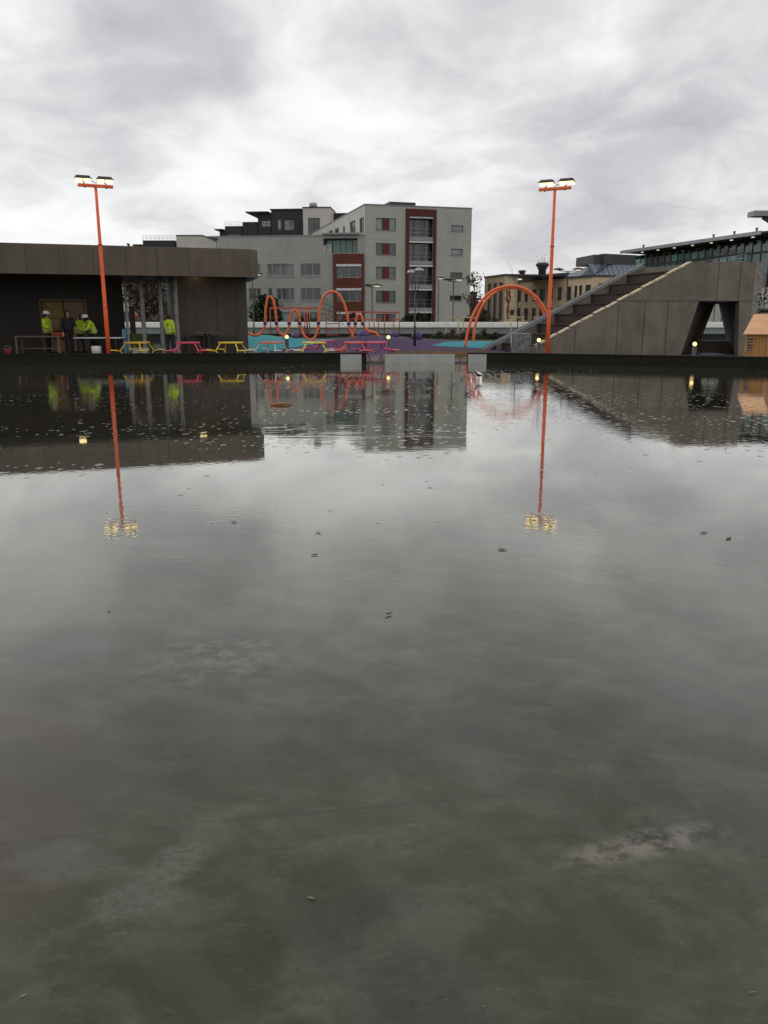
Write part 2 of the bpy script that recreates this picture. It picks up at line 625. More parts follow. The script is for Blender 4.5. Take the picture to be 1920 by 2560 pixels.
# water: a shallow film over a worn concrete basin
wm = bpy.data.materials.new('rain_water_on_concrete')
wm.use_nodes = True
wm.node_tree.nodes.clear()
T = NT(wm.node_tree)
geo = T.n('ShaderNodeNewGeometry')
P = geo.outputs['Position']
sp = T.n('ShaderNodeSeparateXYZ', ins={0: P})
PX, PY = sp.outputs[0], sp.outputs[1]
big = T.noise(P, .55, 5, .6, .4)
med = T.noise(T.vmath('MULTIPLY', P, (1.0, 1.5, 1)).outputs[0], 2.6, 9, .72, .35)
fine = T.noise(P, 34, 6, .75)
basec = T.mix(T.mapr(big.outputs[0], .3, .7), (.036, .037, .024), (.058, .059, .040))
basec = T.mix(T.math('MULTIPLY', T.mapr(med.outputs[0], .42, .72), .72), basec, (.106, .107, .080))
basec = T.mix(T.math('MULTIPLY', T.mapr(fine.outputs[0], .50, .75), .30), basec, (.105, .105, .095))
blu = T.noise(P, .9, 3, .5)
basec = T.mix(T.math('MULTIPLY', T.mapr(blu.outputs[0], .50, .66), .55), basec, (.046, .046, .054))
redn = T.noise(T.vmath('ADD', P, (13.0, 4.0, 0)).outputs[0], .8, 4, .6)
redz = T.math('MULTIPLY', T.mapr(redn.outputs[0], .45, .65), T.mapr(PX, -.75, -1.4))
basec = T.mix(T.math('MULTIPLY', redz, .5), basec, (.085, .060, .052))


def spot(cx, cy, rx, ry, ang=0.0):
    ca, sa = math.cos(ang), math.sin(ang)
    dx, dy = T.math('SUBTRACT', PX, cx), T.math('SUBTRACT', PY, cy)
    u = T.math('ADD', T.math('MULTIPLY', dx, ca / rx), T.math('MULTIPLY', dy, sa / rx))
    v = T.math('ADD', T.math('MULTIPLY', dx, -sa / ry), T.math('MULTIPLY', dy, ca / ry))
    d = T.math('SQRT', T.math('ADD', T.math('MULTIPLY', u, u), T.math('MULTIPLY', v, v)))
    return T.mapr(d, 1.0, .35)


def gp(px, py):
    r = ray(px, py)
    k = -HC / r[2]
    return r[0] * k, r[1] * k


ptch = T.noise(T.vmath('MULTIPLY', P, (1, 1.3, 1)).outputs[0], 9, 6, .7, .3)
pm = T.mapr(ptch.outputs[0], .44, .58)


def streakspot(px0, py0, px1, py1, halfw):
    a, b = gp(px0, py0), gp(px1, py1)
    L = math.hypot(b[0] - a[0], b[1] - a[1])
    return spot((a[0] + b[0]) / 2, (a[1] + b[1]) / 2, L / 2 * 1.35, halfw, math.atan2(b[1] - a[1], b[0] - a[0]))


s1 = streakspot(1410, 2155, 1800, 2070, .10)
s2 = streakspot(330, 1690, 740, 1610, .42)
c3 = gp(370, 2210)
s3 = T.math('MAXIMUM', spot(c3[0] - .02, c3[1] - .07, .20, .13, .3), spot(c3[0] + .06, c3[1] + .10, .13, .22, -.5))
c4 = gp(150, 2150)
s4 = spot(c4[0], c4[1], .30, .16)
basec = T.mix(T.math('MULTIPLY', T.math('MULTIPLY', s1, T.mapr(ptch.outputs[0], .38, .60)), .8), basec, (.19, .175, .15))
basec = T.mix(T.math('MULTIPLY', T.math('MULTIPLY', s2, T.mapr(ptch.outputs[0], .40, .72)), .5), basec, (.19, .19, .165))
basec = T.mix(T.math('MULTIPLY', T.math('MULTIPLY', T.mapr(T.math('ADD', s3, T.math('MULTIPLY', T.math('SUBTRACT', ptch.outputs[0], .5), 1.3)), .1, 1.15), T.mapr(T.noise(P, 26, 6, .8, .6).outputs[0], .30, .62)), .55), basec, (.150, .152, .130))
basec = T.mix(T.math('MULTIPLY', T.mapr(T.math('ADD', s4, T.math('MULTIPLY', T.math('SUBTRACT', ptch.outputs[0], .5), 2.2)), .45, .95), .3), basec, (.12, .122, .112))
# fine scratches and grit
scr = T.noise(T.vmath('MULTIPLY', P, (3, 26, 1)).outputs[0], 2.0, 6, .75)
basec = T.mix(T.math('MULTIPLY', T.mapr(scr.outputs[0], .60, .72), .5), basec, (.15, .15, .135))
gn = T.noise(P, 60, 3, .6)
basec = T.mix(T.math('MULTIPLY', T.mapr(gn.outputs[0], .66, .74), .5), basec, (.17, .17, .15))
pit = T.noise(T.vmath('ADD', P, (3.0, 9.0, 0)).outputs[0], 22, 5, .7)
basec = T.mix(T.math('MULTIPLY', T.mapr(pit.outputs[0], .58, .72), .55), basec, (.028, .029, .023))

# trowel arcs and a faint day joint in the basin floor
arc = T.n('ShaderNodeTexWave', wave_type='RINGS', rings_direction='Z', ins={'Vector': T.vmath('ADD', P, (2.6, -.2, 0)).outputs[0], 'Scale': .9, 'Distortion': 5.0, 'Detail': 5.0, 'Detail Scale': 1.4})
basec = T.mix(T.math('MULTIPLY', T.mapr(arc.outputs['Fac'], .55, 1.0), .22), basec, (.088, .092, .072))
jy = T.math('ABSOLUTE', T.math('SUBTRACT', PY, T.math('ADD', 2.62, T.math('ADD', T.math('MULTIPLY', PX, .16), T.math('MULTIPLY', T.math('SUBTRACT', med.outputs[0], .5), .05)))))
jl_ = T.math('MULTIPLY', T.math('LESS_THAN', jy, .006), T.mapr(big.outputs[0], .40, .55))
basec = T.mix(T.math('MULTIPLY', jl_, .28), basec, (.022, .024, .018))
step = T.math('MULTIPLY', T.mapr(T.math('SUBTRACT', PY, T.math('ADD', 2.62, T.math('MULTIPLY', PX, .16))), 0.0, .5), T.mapr(T.math('SUBTRACT', PY, T.math('ADD', 2.62, T.math('MULTIPLY', PX, .16))), 1.0, .5))
basec = T.mix(T.math('MULTIPLY', step, .35), basec, (.026, .028, .020))

# ripples (heights in metres)
far = T.mapr(PY, 9.0, 16.0)
rmask = T.noise(T.vmath('MULTIPLY', P, (.07, .22, 1)).outputs[0], 1.0, 3, .55)
rm = T.mapr(rmask.outputs[0], .42, .62)
rip = T.noise(T.vmath('MULTIPLY', P, (1.0, 2.4, 1)).outputs[0], 3.2, 3, .55, .3)
h = T.math('MULTIPLY', T.math('MULTIPLY', rip.outputs[0], T.math('ADD', T.math('MULTIPLY', rm, .0022), .00025)), far)
sw = T.noise(T.vmath('MULTIPLY', P, (.8, 1.0, 1)).outputs[0], 1.1, 2, .5)
h = T.math('ADD', h, T.math('MULTIPLY', sw.outputs[0], .0006))
cap = T.noise(T.vmath('MULTIPLY', P, (1.0, 1.7, 1)).outputs[0], 9.0, 2, .5, .2)
h = T.math('ADD', h, T.math('MULTIPLY', T.math('MULTIPLY', cap.outputs[0], .00060), T.math('MULTIPLY', T.mapr(PY, 3.5, 5.5), T.mapr(PY, 7.0, 9.5, 1.0, .3))))


bc = gp(900, 1080)
band = T.math('MULTIPLY', spot(bc[0], bc[1] + .3, 3.2, 1.5, .05), 1.0)
bnz = T.noise(T.vmath('MULTIPLY', P, (.55, 3.4, 1)).outputs[0], 1.25, 2, .5, .2)
h = T.math('ADD', h, T.math('MULTIPLY', T.math('MULTIPLY', bnz.outputs[0], band), .0042))


def drops(scale, thr, amp, k, offv):
    v = T.n('ShaderNodeTexVoronoi', voronoi_dimensions='2D',
            ins={'Vector': T.vmath('ADD', P, offv).outputs[0], 'Scale': scale, 'Randomness': 1.0})
    dist = T.math('DIVIDE', v.outputs['Distance'], scale)
    cs = T.n('ShaderNodeSeparateXYZ', ins={0: v.outputs['Color']})
    on = T.math('GREATER_THAN', cs.outputs[0], thr)
    ph = T.math('MULTIPLY', cs.outputs[1], 6.28)
    ring = T.math('SINE', T.math('ADD', T.math('MULTIPLY', dist, k), ph))
    size = T.math('ADD', T.math('MULTIPLY', cs.outputs[2], .035), .025)
    fall = T.math('EXPONENT', T.math('MULTIPLY', T.math('POWER', T.math('DIVIDE', dist, size), 2.0), -1.6))
    return T.math('MULTIPLY', T.math('MULTIPLY', T.math('MULTIPLY', ring, fall), on), amp)


rain = T.mapr(PY, 7.5, 17.0)
rpatch = T.noise(T.vmath('MULTIPLY', P, (.16, .3, 1)).outputs[0], 1.0, 3, .6)
rain = T.math('MULTIPLY', rain, T.mapr(rpatch.outputs[0], .38, .62, .12, 1.0))
dsum = T.math('ADD', drops(3.2, .62, .0031, 70, (0, 0, 0)), drops(5.1, .68, .0022, 100, (5.2, 3.1, 0)))
h = T.math('ADD', h, T.math('MULTIPLY', dsum, rain))
near_d = T.math('MULTIPLY', drops(2.0, .85, .0011, 90, (9.0, 2.0, 0)), T.mapr(PY, 3.5, 7.0))
h = T.math('ADD', h, near_d)
bmp = T.n('ShaderNodeBump', ins={'Height': h, 'Strength': 1.0, 'Distance': 1.0})
rough = T.math('ADD', .015, T.math('MULTIPLY', T.math('MULTIPLY', T.math('ADD', s1, s2), pm), .25))
# wet film: Schlick-style reflectance rising steeply towards grazing view
cosv = T.math('ABSOLUTE', T.n('ShaderNodeSeparateXYZ', ins={0: geo.outputs['Incoming']}).outputs[2])
fres = T.math('MINIMUM', T.math('ADD', .018, T.math('MULTIPLY', T.math('POWER', T.math('SUBTRACT', 1.0, cosv, clamp=True), 5.0), 1.45)), .88)
dif = T.n('ShaderNodeBsdfDiffuse', ins={'Color': basec})
glo = T.n('ShaderNodeBsdfGlossy', ins={'Color': (.975, .975, .94, 1), 'Roughness': rough, 'Normal': bmp.outputs[0]})
mxs = T.n('ShaderNodeMixShader', ins={0: fres, 1: dif.outputs[0], 2: glo.outputs[0]})
T.n('ShaderNodeOutputMaterial', ins={'Surface': mxs.outputs[0]})
wa = MB()
wa.quad((-40, -25, 0), (42, -25, 0), KR3, KR2, KR1, KR0, KL1, KL0)
tag(wa.build('water', wm), kind='structure')

# wet paved deck beyond the kerb
dm = mat('wet_deck', (.075, .073, .070), .16, .3, .9, spec=.5, dirt=.3)
dk = MB()
back = [Vector((60, KR3.y, 0)), Vector((60, 64, 0)), Vector((-60, 64, 0)), Vector((-60, 29.7, 0))]
poly = [p + Vector((0, .12, 0)) for p in ew]
dk.prism([(p.x, p.y) for p in poly] + [(p.x, p.y) for p in back], -.3, .06)
tag(dk.build('deck', dm), kind='structure')


# kerbs round the rink
def kerb_strip(mb, pts, z0, z1, f, b):
    """strip along pts between offset f (towards water, negative) and b (towards deck)"""
    def offs(d):
        out = []
        for i, p in enumerate(pts):
            t = (pts[min(i + 1, len(pts) - 1)] - pts[max(i - 1, 0)]).normalized()
            out.append(p + Vector((-t.y, t.x, 0)) * d)
        return out
    A, B = offs(f), offs(b)
    poly = [(p.x, p.y) for p in A] + [(p.x, p.y) for p in reversed(B)]
    mb.prism(poly, z0, z1)


for nm, pts, lab in (('kerb_wall', [KL0, KL1], 'low dark wet kerb wall along the rink in front of the pavilion and picnic tables'),
                     ('kerb_wall', [KR0, KR1, KR2, KR3], 'low dark wet kerb wall bending towards the wooden playhouse')):
    e = empty(nm, pts[0], lab, 'kerb wall')
    b = MB()
    kerb_strip(b, pts, -.25, .375, 0, .32)
    b.build('wall', M['kerb'], e)
    b = MB()
    kerb_strip(b, pts, .377, .425, -.035, .36)
    b.build('rim', M['rim'], e)
    # white board fixed on the face near the gate
    if pts[0] == KL0:
        t = (KL1 - KL0).normalized()
        p1 = KL1 - t * .20
        p0 = p1 - t * .86
    else:
        p0, p1 = KR0 + Vector((.02, 0, 0)), KR0 + Vector((.77, -.02, 0))
    b = MB()
    kerb_strip(b, [p0, p1], -.2, .36, -.022, -.002)
    b.build('panel', M['whitepanel'], e)
gate = MB()
gate.box((1.46, 33.25, .085), (2.86, .05, .55))
gate.box((1.46, 33.29, .345), (2.90, .11, .03))
e = empty('gate_board', (1.46, 33.25, 0), 'wide grey white board closing the gap between the two dark kerbs', 'board')
gate.build('board', M['whitepanel'], e)
for x in (.2, 1.46, 2.72):
    b = MB()
    b.box((x, 33.36, .1), (.05, .14, .5))
    b.build('brace', M['darkgrey'], e)
b = MB()
b.bar((1.6, 34.1, .36), (4.9, 34.6, .37), .05, .05)
for x in (1.8, 3.2, 4.7):
    b.box((x, 34.1 + (x - 1.6) * .15, .2), (.05, .05, .3))
tag(b.build('timber_rail', M['stick']), 'thin orange brown rail behind the white gate board', 'rail')

# rubber play mounds
RIDGE = [(540, .78), (620, .77), (665, .77), (700, .68), (750, .60), (800, .56), (860, .62), (905, .76), (960, .76),
         (1000, .68), (1040, .56), (1100, .50), (1160, .47), (1250, .47), (1330, .40)]


def ridge(px):
    for (a, za), (b, zb) in zip(RIDGE[:-1], RIDGE[1:]):
        if a <= px <= b:
            t = (px - a) / (b - a)
            t = t * t * (3 - 2 * t)
            return za + (zb - za) * t
    return RIDGE[0][1] if px < 540 else RIDGE[-1][1]


def ground_z(x, y):
    px = 960 + x / y * 2045
    t = min(1, max(0, (y - 41.0) / 5.0))
    t = t * t * (3 - 2 * t)
    s = min(1, max(0, (56 - y) / 4.0))
    return .06 + (ridge(px) - .06) * t * (.55 + .45 * s)


mm = bpy.data.materials.new('rubber_surface')
mm.use_nodes = True
mm.node_tree.nodes.clear()
T = NT(mm.node_tree)
geo = T.n('ShaderNodeNewGeometry')
P = geo.outputs['Position']
sp = T.n('ShaderNodeSeparateXYZ', ins={0: P})
nz = T.noise(P, 40, 4, .7)
pur = T.mix(nz.outputs[0], (.050, .028, .072), (.085, .052, .112))
cya = T.mix(nz.outputs[0], (.03, .19, .23), (.06, .30, .33))
wob = T.math('MULTIPLY', T.math('SINE', T.math('MULTIPLY', sp.outputs[1], 1.1)), .5)
xx = T.math('ADD', sp.outputs[0], wob)
edge = T.math('ADD', -5.8, T.math('MULTIPLY', T.math('SUBTRACT', sp.outputs[1], 41.5), .55))
left = T.math('LESS_THAN', xx, edge)
rz = T.math('MULTIPLY', T.math('GREATER_THAN', sp.outputs[0], 1.0),
            T.math('GREATER_THAN', sp.outputs[1], T.math('ADD', 43.6, T.math('MULTIPLY', T.math('SINE', T.math('MULTIPLY', sp.outputs[0], .8)), .35))))
rz = T.math('MULTIPLY', rz, T.math('GREATER_THAN', T.math('ADD', sp.outputs[0], T.math('MULTIPLY', sp.outputs[1], -.55)), -21.6))
cm = T.math('MAXIMUM', left, rz)
c = T.mix(cm, pur, cya)
grs = T.math('GREATER_THAN', sp.outputs[1], T.math('ADD', 49.0, T.math('SINE', T.math('MULTIPLY', sp.outputs[0], .7))))
c = T.mix(grs, c, T.mix(T.noise(P, 3, 4).outputs[0], (.02, .035, .008), (.06, .075, .02)))
pb = T.n('ShaderNodeBsdfPrincipled', ins={'Base Color': c, 'Roughness': .8, 'Specular IOR Level': .12})
T.n('ShaderNodeOutputMaterial', ins={'Surface': pb.outputs[0]})
b = MB()
NX, NY = 90, 34
X0, X1, Y0, Y1 = -9.5, 9.5, 40.6, 59.4
for j in range(NY + 1):
    for i in range(NX + 1):
        x, y = X0 + (X1 - X0) * i / NX, Y0 + (Y1 - Y0) * j / NY
        edgez = .03 if 0 < i < NX and 0 < j < NY else -.1
        b.v.append(Vector((x, y, ground_z(x, y) + edgez)))
for j in range(NY):
    for i in range(NX):
        k = j * (NX + 1) + i
        b.f.append((k, k + 1, k + NX + 2, k + NX + 1))
        b.sm.append(True)
tag(b.build('play_mound', mm), kind='structure')

# ------------------------------------------------------------------ parapet wall
pw = empty('parapet_wall', (0, 60, 0), 'long low wall with bright white cap and grey blue panels behind the playground', 'wall')
b = MB()
b.box((6, 60.0, 1.345), (110, .55, .41))
b.build('cap', M['whitecap'], pw, bevel=.05)
b = MB()
for k in range(46):
    b.box((-48 + k * 2.4, 60.05, .935), (2.38, .3, .40))
b.build('panel', M['glaspanel'], pw)
b = MB()
b.box((6, 60.05, .37), (110, .25, .72))
b.build('shaded_plinth', M['shaded_plinth'], pw)  # dark strip painted in for the shadow gap under the panels
b = MB()
b.box((6, 59.82, .715), (110, .12, .03))
b.build('trim', M['steelrail'], pw)

# ------------------------------------------------------------------ main grey apartment building
A0 = at(912, 520, 110)
FR = Facade(A0.x, 110, R(15.6))                  # right block front
FL = Facade(A0.x, 110, R(-6))                    # lower wing front (u negative to the left)
far_pt = FR.pt(0, 0, 38)
FS = Facade(far_pt.x, far_pt.y, R(15.6 - 90))    # receding side of the right block, u=38 at the near corner
bld = empty('apartment_building', (A0.x, 110, -.6), 'grey panelled apartment building with rust red framed balconies and lower wing', 'building')
ZB = -.6
ZT = FR.px(912, 512)[1]
UR = FR.px(1180, 524)[0]


def rect(F, x0, x1, y0, y1, d=0.0):
    u0, z1 = F.px(x0, y0, d)
    u1, z0 = F.px(x1, y1, d)
    return [u0, u1, z0, z1]


holes, wins = [], []
rows = [(544.3, 576.2), (607.5, 637.5), (666.6, 697.0), (726.7, 756.4), (784.5, 814)]
for k, (a, c_) in enumerate(rows):
    h = rect(FR, 939.6, 989.5, a, c_)
    if k:
        h[0], h[1] = wins[0][0][0], wins[0][0][1]
    ra, rb = FR.px(957, 560)[0], FR.px(973, 560)[0]
    holes.append(h)
    wins.append((h, (ra, rb)))
smalls = []
for (a, c_) in [(563, 578.4), (622, 638), (681, 695), (738.7, 751.7)]:
    h = rect(FR, 1128.1, 1158, a, c_)
    if smalls:
        h[0], h[1] = smalls[0][0], smalls[0][1]
    smalls.append(h)
    holes.append(h)
fo0 = FR.px(1014.5, 523)[0]
fo1 = FR.px(1090.7, 523)[0]
fi0, fi1 = FR.px(1022.3, 541)[0], FR.px(1083.8, 541)[0]
fz1 = FR.px(1050, 523)[1]
fz0 = FR.px(1050, 541)[1]
holes.append([fi0, fi1, -.5, fz0])
b = MB()
FR.wall(b, 0, UR, ZB, ZT, holes, .3)
b.quad(FR.pt(UR, ZB, 0), FR.pt(UR, ZB, 38), FR.pt(UR, ZT, 38), FR.pt(UR, ZT, 0))
b.quad(FR.pt(0, ZT, .0), FR.pt(UR, ZT, 0), FR.pt(UR, ZT, 38), FR.pt(0, ZT, 38))
b.quad(FR.pt(0, ZB, 38), FR.pt(0, ZT, 38), FR.pt(UR, ZT, 38), FR.pt(UR, ZB, 38))
b.build('wall', M['facade'], bld)
b = MB()
FR.box(b, -.06, UR + .06, ZT + .003, ZT + .14, -.06, 38.06)
b.build('roof_edge', M['steelrail'], bld)
for k, (h, rd) in enumerate(wins):
    FR.window(bld, h, (rd[0] - .04, rd[1] + .04), ['glass_pale', 'glass', 'glass_mid', 'glass', 'glass_mid'][k], 'framedark', red=rd)
for k, h in enumerate(smalls):
    FR.window(bld, h, (), 'glass_pale' if k < 2 else 'glass', 'framedark')
# rust frame round the balcony column
b = MB()
FR.box(b, fo0, fi0, ZB, fz0, -.22, .05)
FR.box(b, fi1, fo1, ZB, fz0, -.22, .05)
FR.box(b, fo0, fo1, fz0 + .003, fz1, -.22, .05)
b.build('red_frame', M['rustdark'], bld)
# loggias: glass back wall, floors, railings
by = [(480 + y / 3.607) for y in (222, 238, 404, 457, 622, 672, 834, 886, 1044, 1090, 1165)]
bz = [FR.px(1050, y)[1] for y in by]
b = MB()
FR.box(b, fi0, fi1, bz[1], bz[0], -.05, .15)
b.build('blind', M['white'], bld)
for k in range(5):
    zt = bz[1 + 2 * k]
    zb = bz[2 + 2 * k] if k < 4 else -.4
    f = FR.window(bld, [fi0, fi1, zb, zt], (fi0 + 1.0, fi0 + 2.2, fi1 - .9), 'glass' if k != 3 else 'glass_dark', 'framedark', depth=1.0, sill=False)
    if k < 4:
        b = MB()
        FR.box(b, fi0, fi1, bz[3 + 2 * k] + .25, bz[2 + 2 * k], -.02, .9)
        b.build('balcony_slab', M['frame'], bld)
        b = MB()
        FR.box(b, fi0, fi1, bz[3 + 2 * k] - .02, bz[3 + 2 * k] + .20, -.06, .2)
        b.build('blind', M['white'], bld)
        b = MB()
        for hz in (.5, 1.0):
            FR.box(b, fi0, fi1, zb + hz, zb + hz + .035, .0, .05)
        for q in range(4):
            uu = fi0 + .1 + (fi1 - fi0 - .2) * q / 3
            FR.box(b, uu, uu + .04, zb, zb + 1.0, .01, .045)
        b.build('railing', M['galvcol'], bld)
# receding side, its stronger light painted in as a paler wall
sh = []
for (x0, x1, y0, y1) in [(572, 612, 243, 355), (485, 535, 275, 378), (423, 440, 315, 380), (350, 386, 337, 392), (295, 330, 358, 400), (255, 278, 378, 405), (572, 610, 455, 556)]:
    sh.append(rect(FS, 740 + x0 / 3.607, 740 + x1 / 3.607, 480 + y0 / 3.607, 480 + y1 / 3.607))
b = MB()
FS.wall(b, 0, 38, ZB, ZT, sh, .25)
b.build('side_wall', M['facade_side'], bld)
for h in sh:
    n_ = 2 if h[1] - h[0] > 2 else 0
    FS.window(bld, h, [h[0] + (h[1] - h[0]) * (q + 1) / (n_ + 1) for q in range(n_)], 'glass', 'framedark', fw=.12)
# roof plant room
b = MB()
q0 = FR.px(974, 510, 9)
q1 = FR.px(1039, 510, 9)
FR.box(b, q0[0], q1[0], ZT, FR.px(1000, 505, 9)[1], 9, 14)
b.build('plant_room', M['slate'], bld)

# lower wing
ZW = FL.px(740, 590)[1]
UL = FL.px(500, 600)[0]
wh = []
C7 = lambda x, y: (320 + x / 3.607, 480 + y / 3.607)
C8 = lambda x, y: (740 + x / 3.607, 480 + y / 3.607)
zr1 = (FL.px(700, 690.7)[1], FL.px(700, 659.6)[1])
zr2 = (FL.px(700, 751.7)[1], FL.px(700, 720.6)[1])
zr3 = (FL.px(700, 812)[1], FL.px(700, 781)[1])


def ux(px, py=700):
    return FL.px(px, py)[0]


groups = []
for zr, lst in ((zr1, [((1118, 1195), (1150,)), ((1255, 1497), (1301, 1375, 1450)), ((1555, 1737), (1598, 1665))]),
                (zr2, [((1090, 1202), (1157,)), ((1265, 1303), ()), ((1338, 1502), (1385, 1457)), ((1557, 1740), (1602, 1670))]),
                (zr3, [((1200, 1290), (1245,)), ((1340, 1485), (1395, 1440)), ((1560, 1740), (1610, 1670))])):
    py = {zr1: 675, zr2: 736, zr3: 795}[zr]
    for (x0, x1), mu in lst:
        h = [ux(320 + x0 / 3.607, py), ux(320 + x1 / 3.607, py), zr[0], zr[1]]
        wh.append(h)
        groups.append((h, [ux(320 + m_ / 3.607, py) for m_ in mu]))
rec = rect(FL, 808, 894, 596, 632.5)
b = MB()
FL.wall(b, UL, -.02, ZB, ZW, wh + [rec], .25)
b.quad(FL.pt(UL, ZB), FL.pt(UL, ZW), FL.pt(UL, ZW, 14), FL.pt(UL, ZB, 14))
b.quad(FL.pt(UL, ZW), FL.pt(-.02, ZW), FL.pt(-.02, ZW, 14), FL.pt(UL, ZW, 14))
b.build('wing_wall', M['facade_wing'], bld)
rw = random.Random(5)
for h, mu in groups:
    FL.window(bld, h, mu, rw.choice(['glass', 'glass', 'glass_pale', 'glass_mid']), 'frame', fw=.13)  # paler panes: curtains and lighter reflections put into the glass colour
b = MB()
FL.box(b, UL - .05, -.05, ZW + .003, ZW + .1, -.08, 14)
FL.box(b, rec[0] - .1, rec[1] + .2, ZW + .102, ZW + .32, -.5, 4)
b.build('roof_edge', M['frame'], bld)
FL.window(bld, rec, [rec[0] + (rec[1] - rec[0]) * q for q in (.22, .45, .62, .8)], 'glass_green', 'framedark', depth=1.6, sill=False)
b = MB()
FL.box(b, rec[0] + .1, rec[0] + .9, rec[2] + .1, rec[3] - .6, 1.2, 1.35)
b.build('curtain', M['white'], bld)
# rust red bay
bay = rect(FL, 833, 911, 635, 830)
bh = []
for (a, c_) in ((666, 694.9), (726, 753.5), (785, 812)):
    bh.append([ux(842.6, a), ux(903.6, a), FL.px(870, c_)[1], FL.px(870, a)[1]])
b = MB()
FL.wall(b, bay[0], bay[1], ZB, bay[3], bh, .3, d=-.35)
for uu in (bay[0], bay[1]):
    b.quad(FL.pt(uu, ZB, -.35), FL.pt(uu, bay[3], -.35), FL.pt(uu, bay[3], .02), FL.pt(uu, ZB, .02))
b.quad(FL.pt(bay[0], bay[3], -.35), FL.pt(bay[1], bay[3], -.35), FL.pt(bay[1], bay[3], .02), FL.pt(bay[0], bay[3], .02))
b.build('red_bay', M['rust'], bld)
for h in bh:
    L = h[1] - h[0]
    FL.window(bld, h, [h[0] + L * q for q in (.17, .5, .83)], 'glass', 'frame', d=-.35, fw=.09, sill=False)
    b = MB()
    FL.box(b, h[0] - .05, h[1] + .05, h[3] - .02, h[3] + .26, -.45, -.36)
    b.build('blind', M['white'], bld)

# ------------------------------------------------------------------ black upper block behind the wing
FD = Facade(at(760, 560, 154).x, 154, R(-6))
dkb = empty('black_building', (FD.o.x, 154, -.6), 'black clad upper block with roof terraces behind the grey wing', 'building')


def drect(x0, x1, y0, y1, F=FD):
    return rect(F, *[v for v in (320 + x0 / 3.607, 320 + x1 / 3.607, 480 + y0 / 3.607, 480 + y1 / 3.607)])


m1 = drect(1290, 1580, 163, 420)
m2 = drect(1165, 1290, 190, 420)
m3 = drect(1025, 1165, 268, 420)
m4 = drect(865, 1025, 305, 420)
m5 = drect(815, 865, 345, 420)
dw = [drect(1198, 1285, 255, 312), drect(1346, 1382, 245, 341), drect(1406, 1498, 250, 343), drect(885, 1000, 376, 410)]
b = MB()
FD.wall(b, m1[0], m1[1], ZB, m1[3], dw[1:3], .2)
FD.wall(b, m2[0], m2[1], ZB, m2[3], dw[0:1], .2, d=.3)
FD.wall(b, m3[0], m3[1], ZB, m3[3], [], .2, d=.5)
FD.wall(b, m4[0], m4[1], ZB, m4[3], dw[3:4], .2, d=.5)
FD.wall(b, m5[0], m5[1], ZB, m5[3], [], .2, d=.7)
for m_, dd in ((m1, 0), (m2, .3), (m3, .5), (m4, .5), (m5, .7)):
    b.quad(FD.pt(m_[0], m_[3], dd), FD.pt(m_[1], m_[3], dd), FD.pt(m_[1], m_[3], 10), FD.pt(m_[0], m_[3], 10))
    b.quad(FD.pt(m_[0], ZB, dd), FD.pt(m_[0], m_[3], dd), FD.pt(m_[0], m_[3], 10), FD.pt(m_[0], ZB, 10))
    b.quad(FD.pt(m_[1], ZB, dd), FD.pt(m_[1], m_[3], dd), FD.pt(m_[1], m_[3], 10), FD.pt(m_[1], ZB, 10))
b.build('wall', M['blackclad'], dkb)
b = MB()
FD.box(b, m1[0] - .2, m1[1], m1[3] + .003, m1[3] + .18, -.25, 10)
FD.box(b, m2[0] - 2.0, m2[1] - .21, m2[3] + .003, m2[3] + .2, -.8, 8)
FD.box(b, m5[0] - .6, m5[1] - .01, m5[3] + .003, m5[3] + .18, -.6, 8)
b.build('eaves', M['slate'], dkb)
FD.window(dkb, dw[0], [(dw[0][0] + dw[0][1]) / 2], 'glass_pale', 'framedark', d=.3, sill=False, zbar=[(dw[0][2] + dw[0][3]) / 2])
FD.window(dkb, dw[1], [], 'glass_pale', 'framedark', sill=False)
FD.window(dkb, dw[2], [dw[2][0] + (dw[2][1] - dw[2][0]) * .75], 'glass_pale', 'framedark', sill=False, zbar=[dw[2][2] + .9])
FD.window(dkb, dw[3], [(dw[3][0] + dw[3][1]) / 2], 'glass', 'framedark', d=.5, sill=False)
b = MB()
r_ = drect(1388, 1405, 235, 343)
FD.box(b, r_[0], r_[1], r_[2], r_[3], -.03, .05)
b.build('panel', M['redpanel'], dkb)
b = MB()
zt = m4[3]
for hz in (.28, .52, .78):
    b.bar(FD.pt(m4[0], zt + hz, .6), FD.pt(m4[1], zt + hz, .6), .03)
for q in range(6):
    uu = m4[0] + (m4[1] - m4[0]) * q / 5
    b.bar(FD.pt(uu, zt, .6), FD.pt(uu, zt + .78, .6), .03)
b.build('railing', M['galv'], dkb)
# low dark piece to the right of the tower
r_ = rect(FD, 826, 900, 531, 600)
b = MB()
FD.box(b, r_[0], r_[1], ZB, r_[3], 1, 9)
b.build('side_block', M['blackclad'], dkb)

FT = Facade(at(752, 560, 150).x, 150, R(-4))
tw = empty('stair_tower', (FT.o.x, 150, -.6), 'pale rendered stair tower with tall brown window and round roof vent', 'building')
t_ = rect(FT, 757, 828, 520, 700)
tw_h = rect(FT, 770, 800.5, 545, 588)
b = MB()
FT.wall(b, t_[0], t_[1], ZB, t_[3], [tw_h], .3)
b.quad(FT.pt(t_[0], ZB), FT.pt(t_[0], t_[3]), FT.pt(t_[0], t_[3], 7), FT.pt(t_[0], ZB, 7))
b.quad(FT.pt(t_[1], ZB), FT.pt(t_[1], t_[3]), FT.pt(t_[1], t_[3], 7), FT.pt(t_[1], ZB, 7))
b.quad(FT.pt(t_[0], t_[3]), FT.pt(t_[1], t_[3]), FT.pt(t_[1], t_[3], 7), FT.pt(t_[0], t_[3], 7))
b.build('wall', M['whitewall'], tw)
b = MB()
FT.box(b, t_[0] - .1, t_[1] + .1, t_[3] + .003, t_[3] + .18, -.1, 7.1)
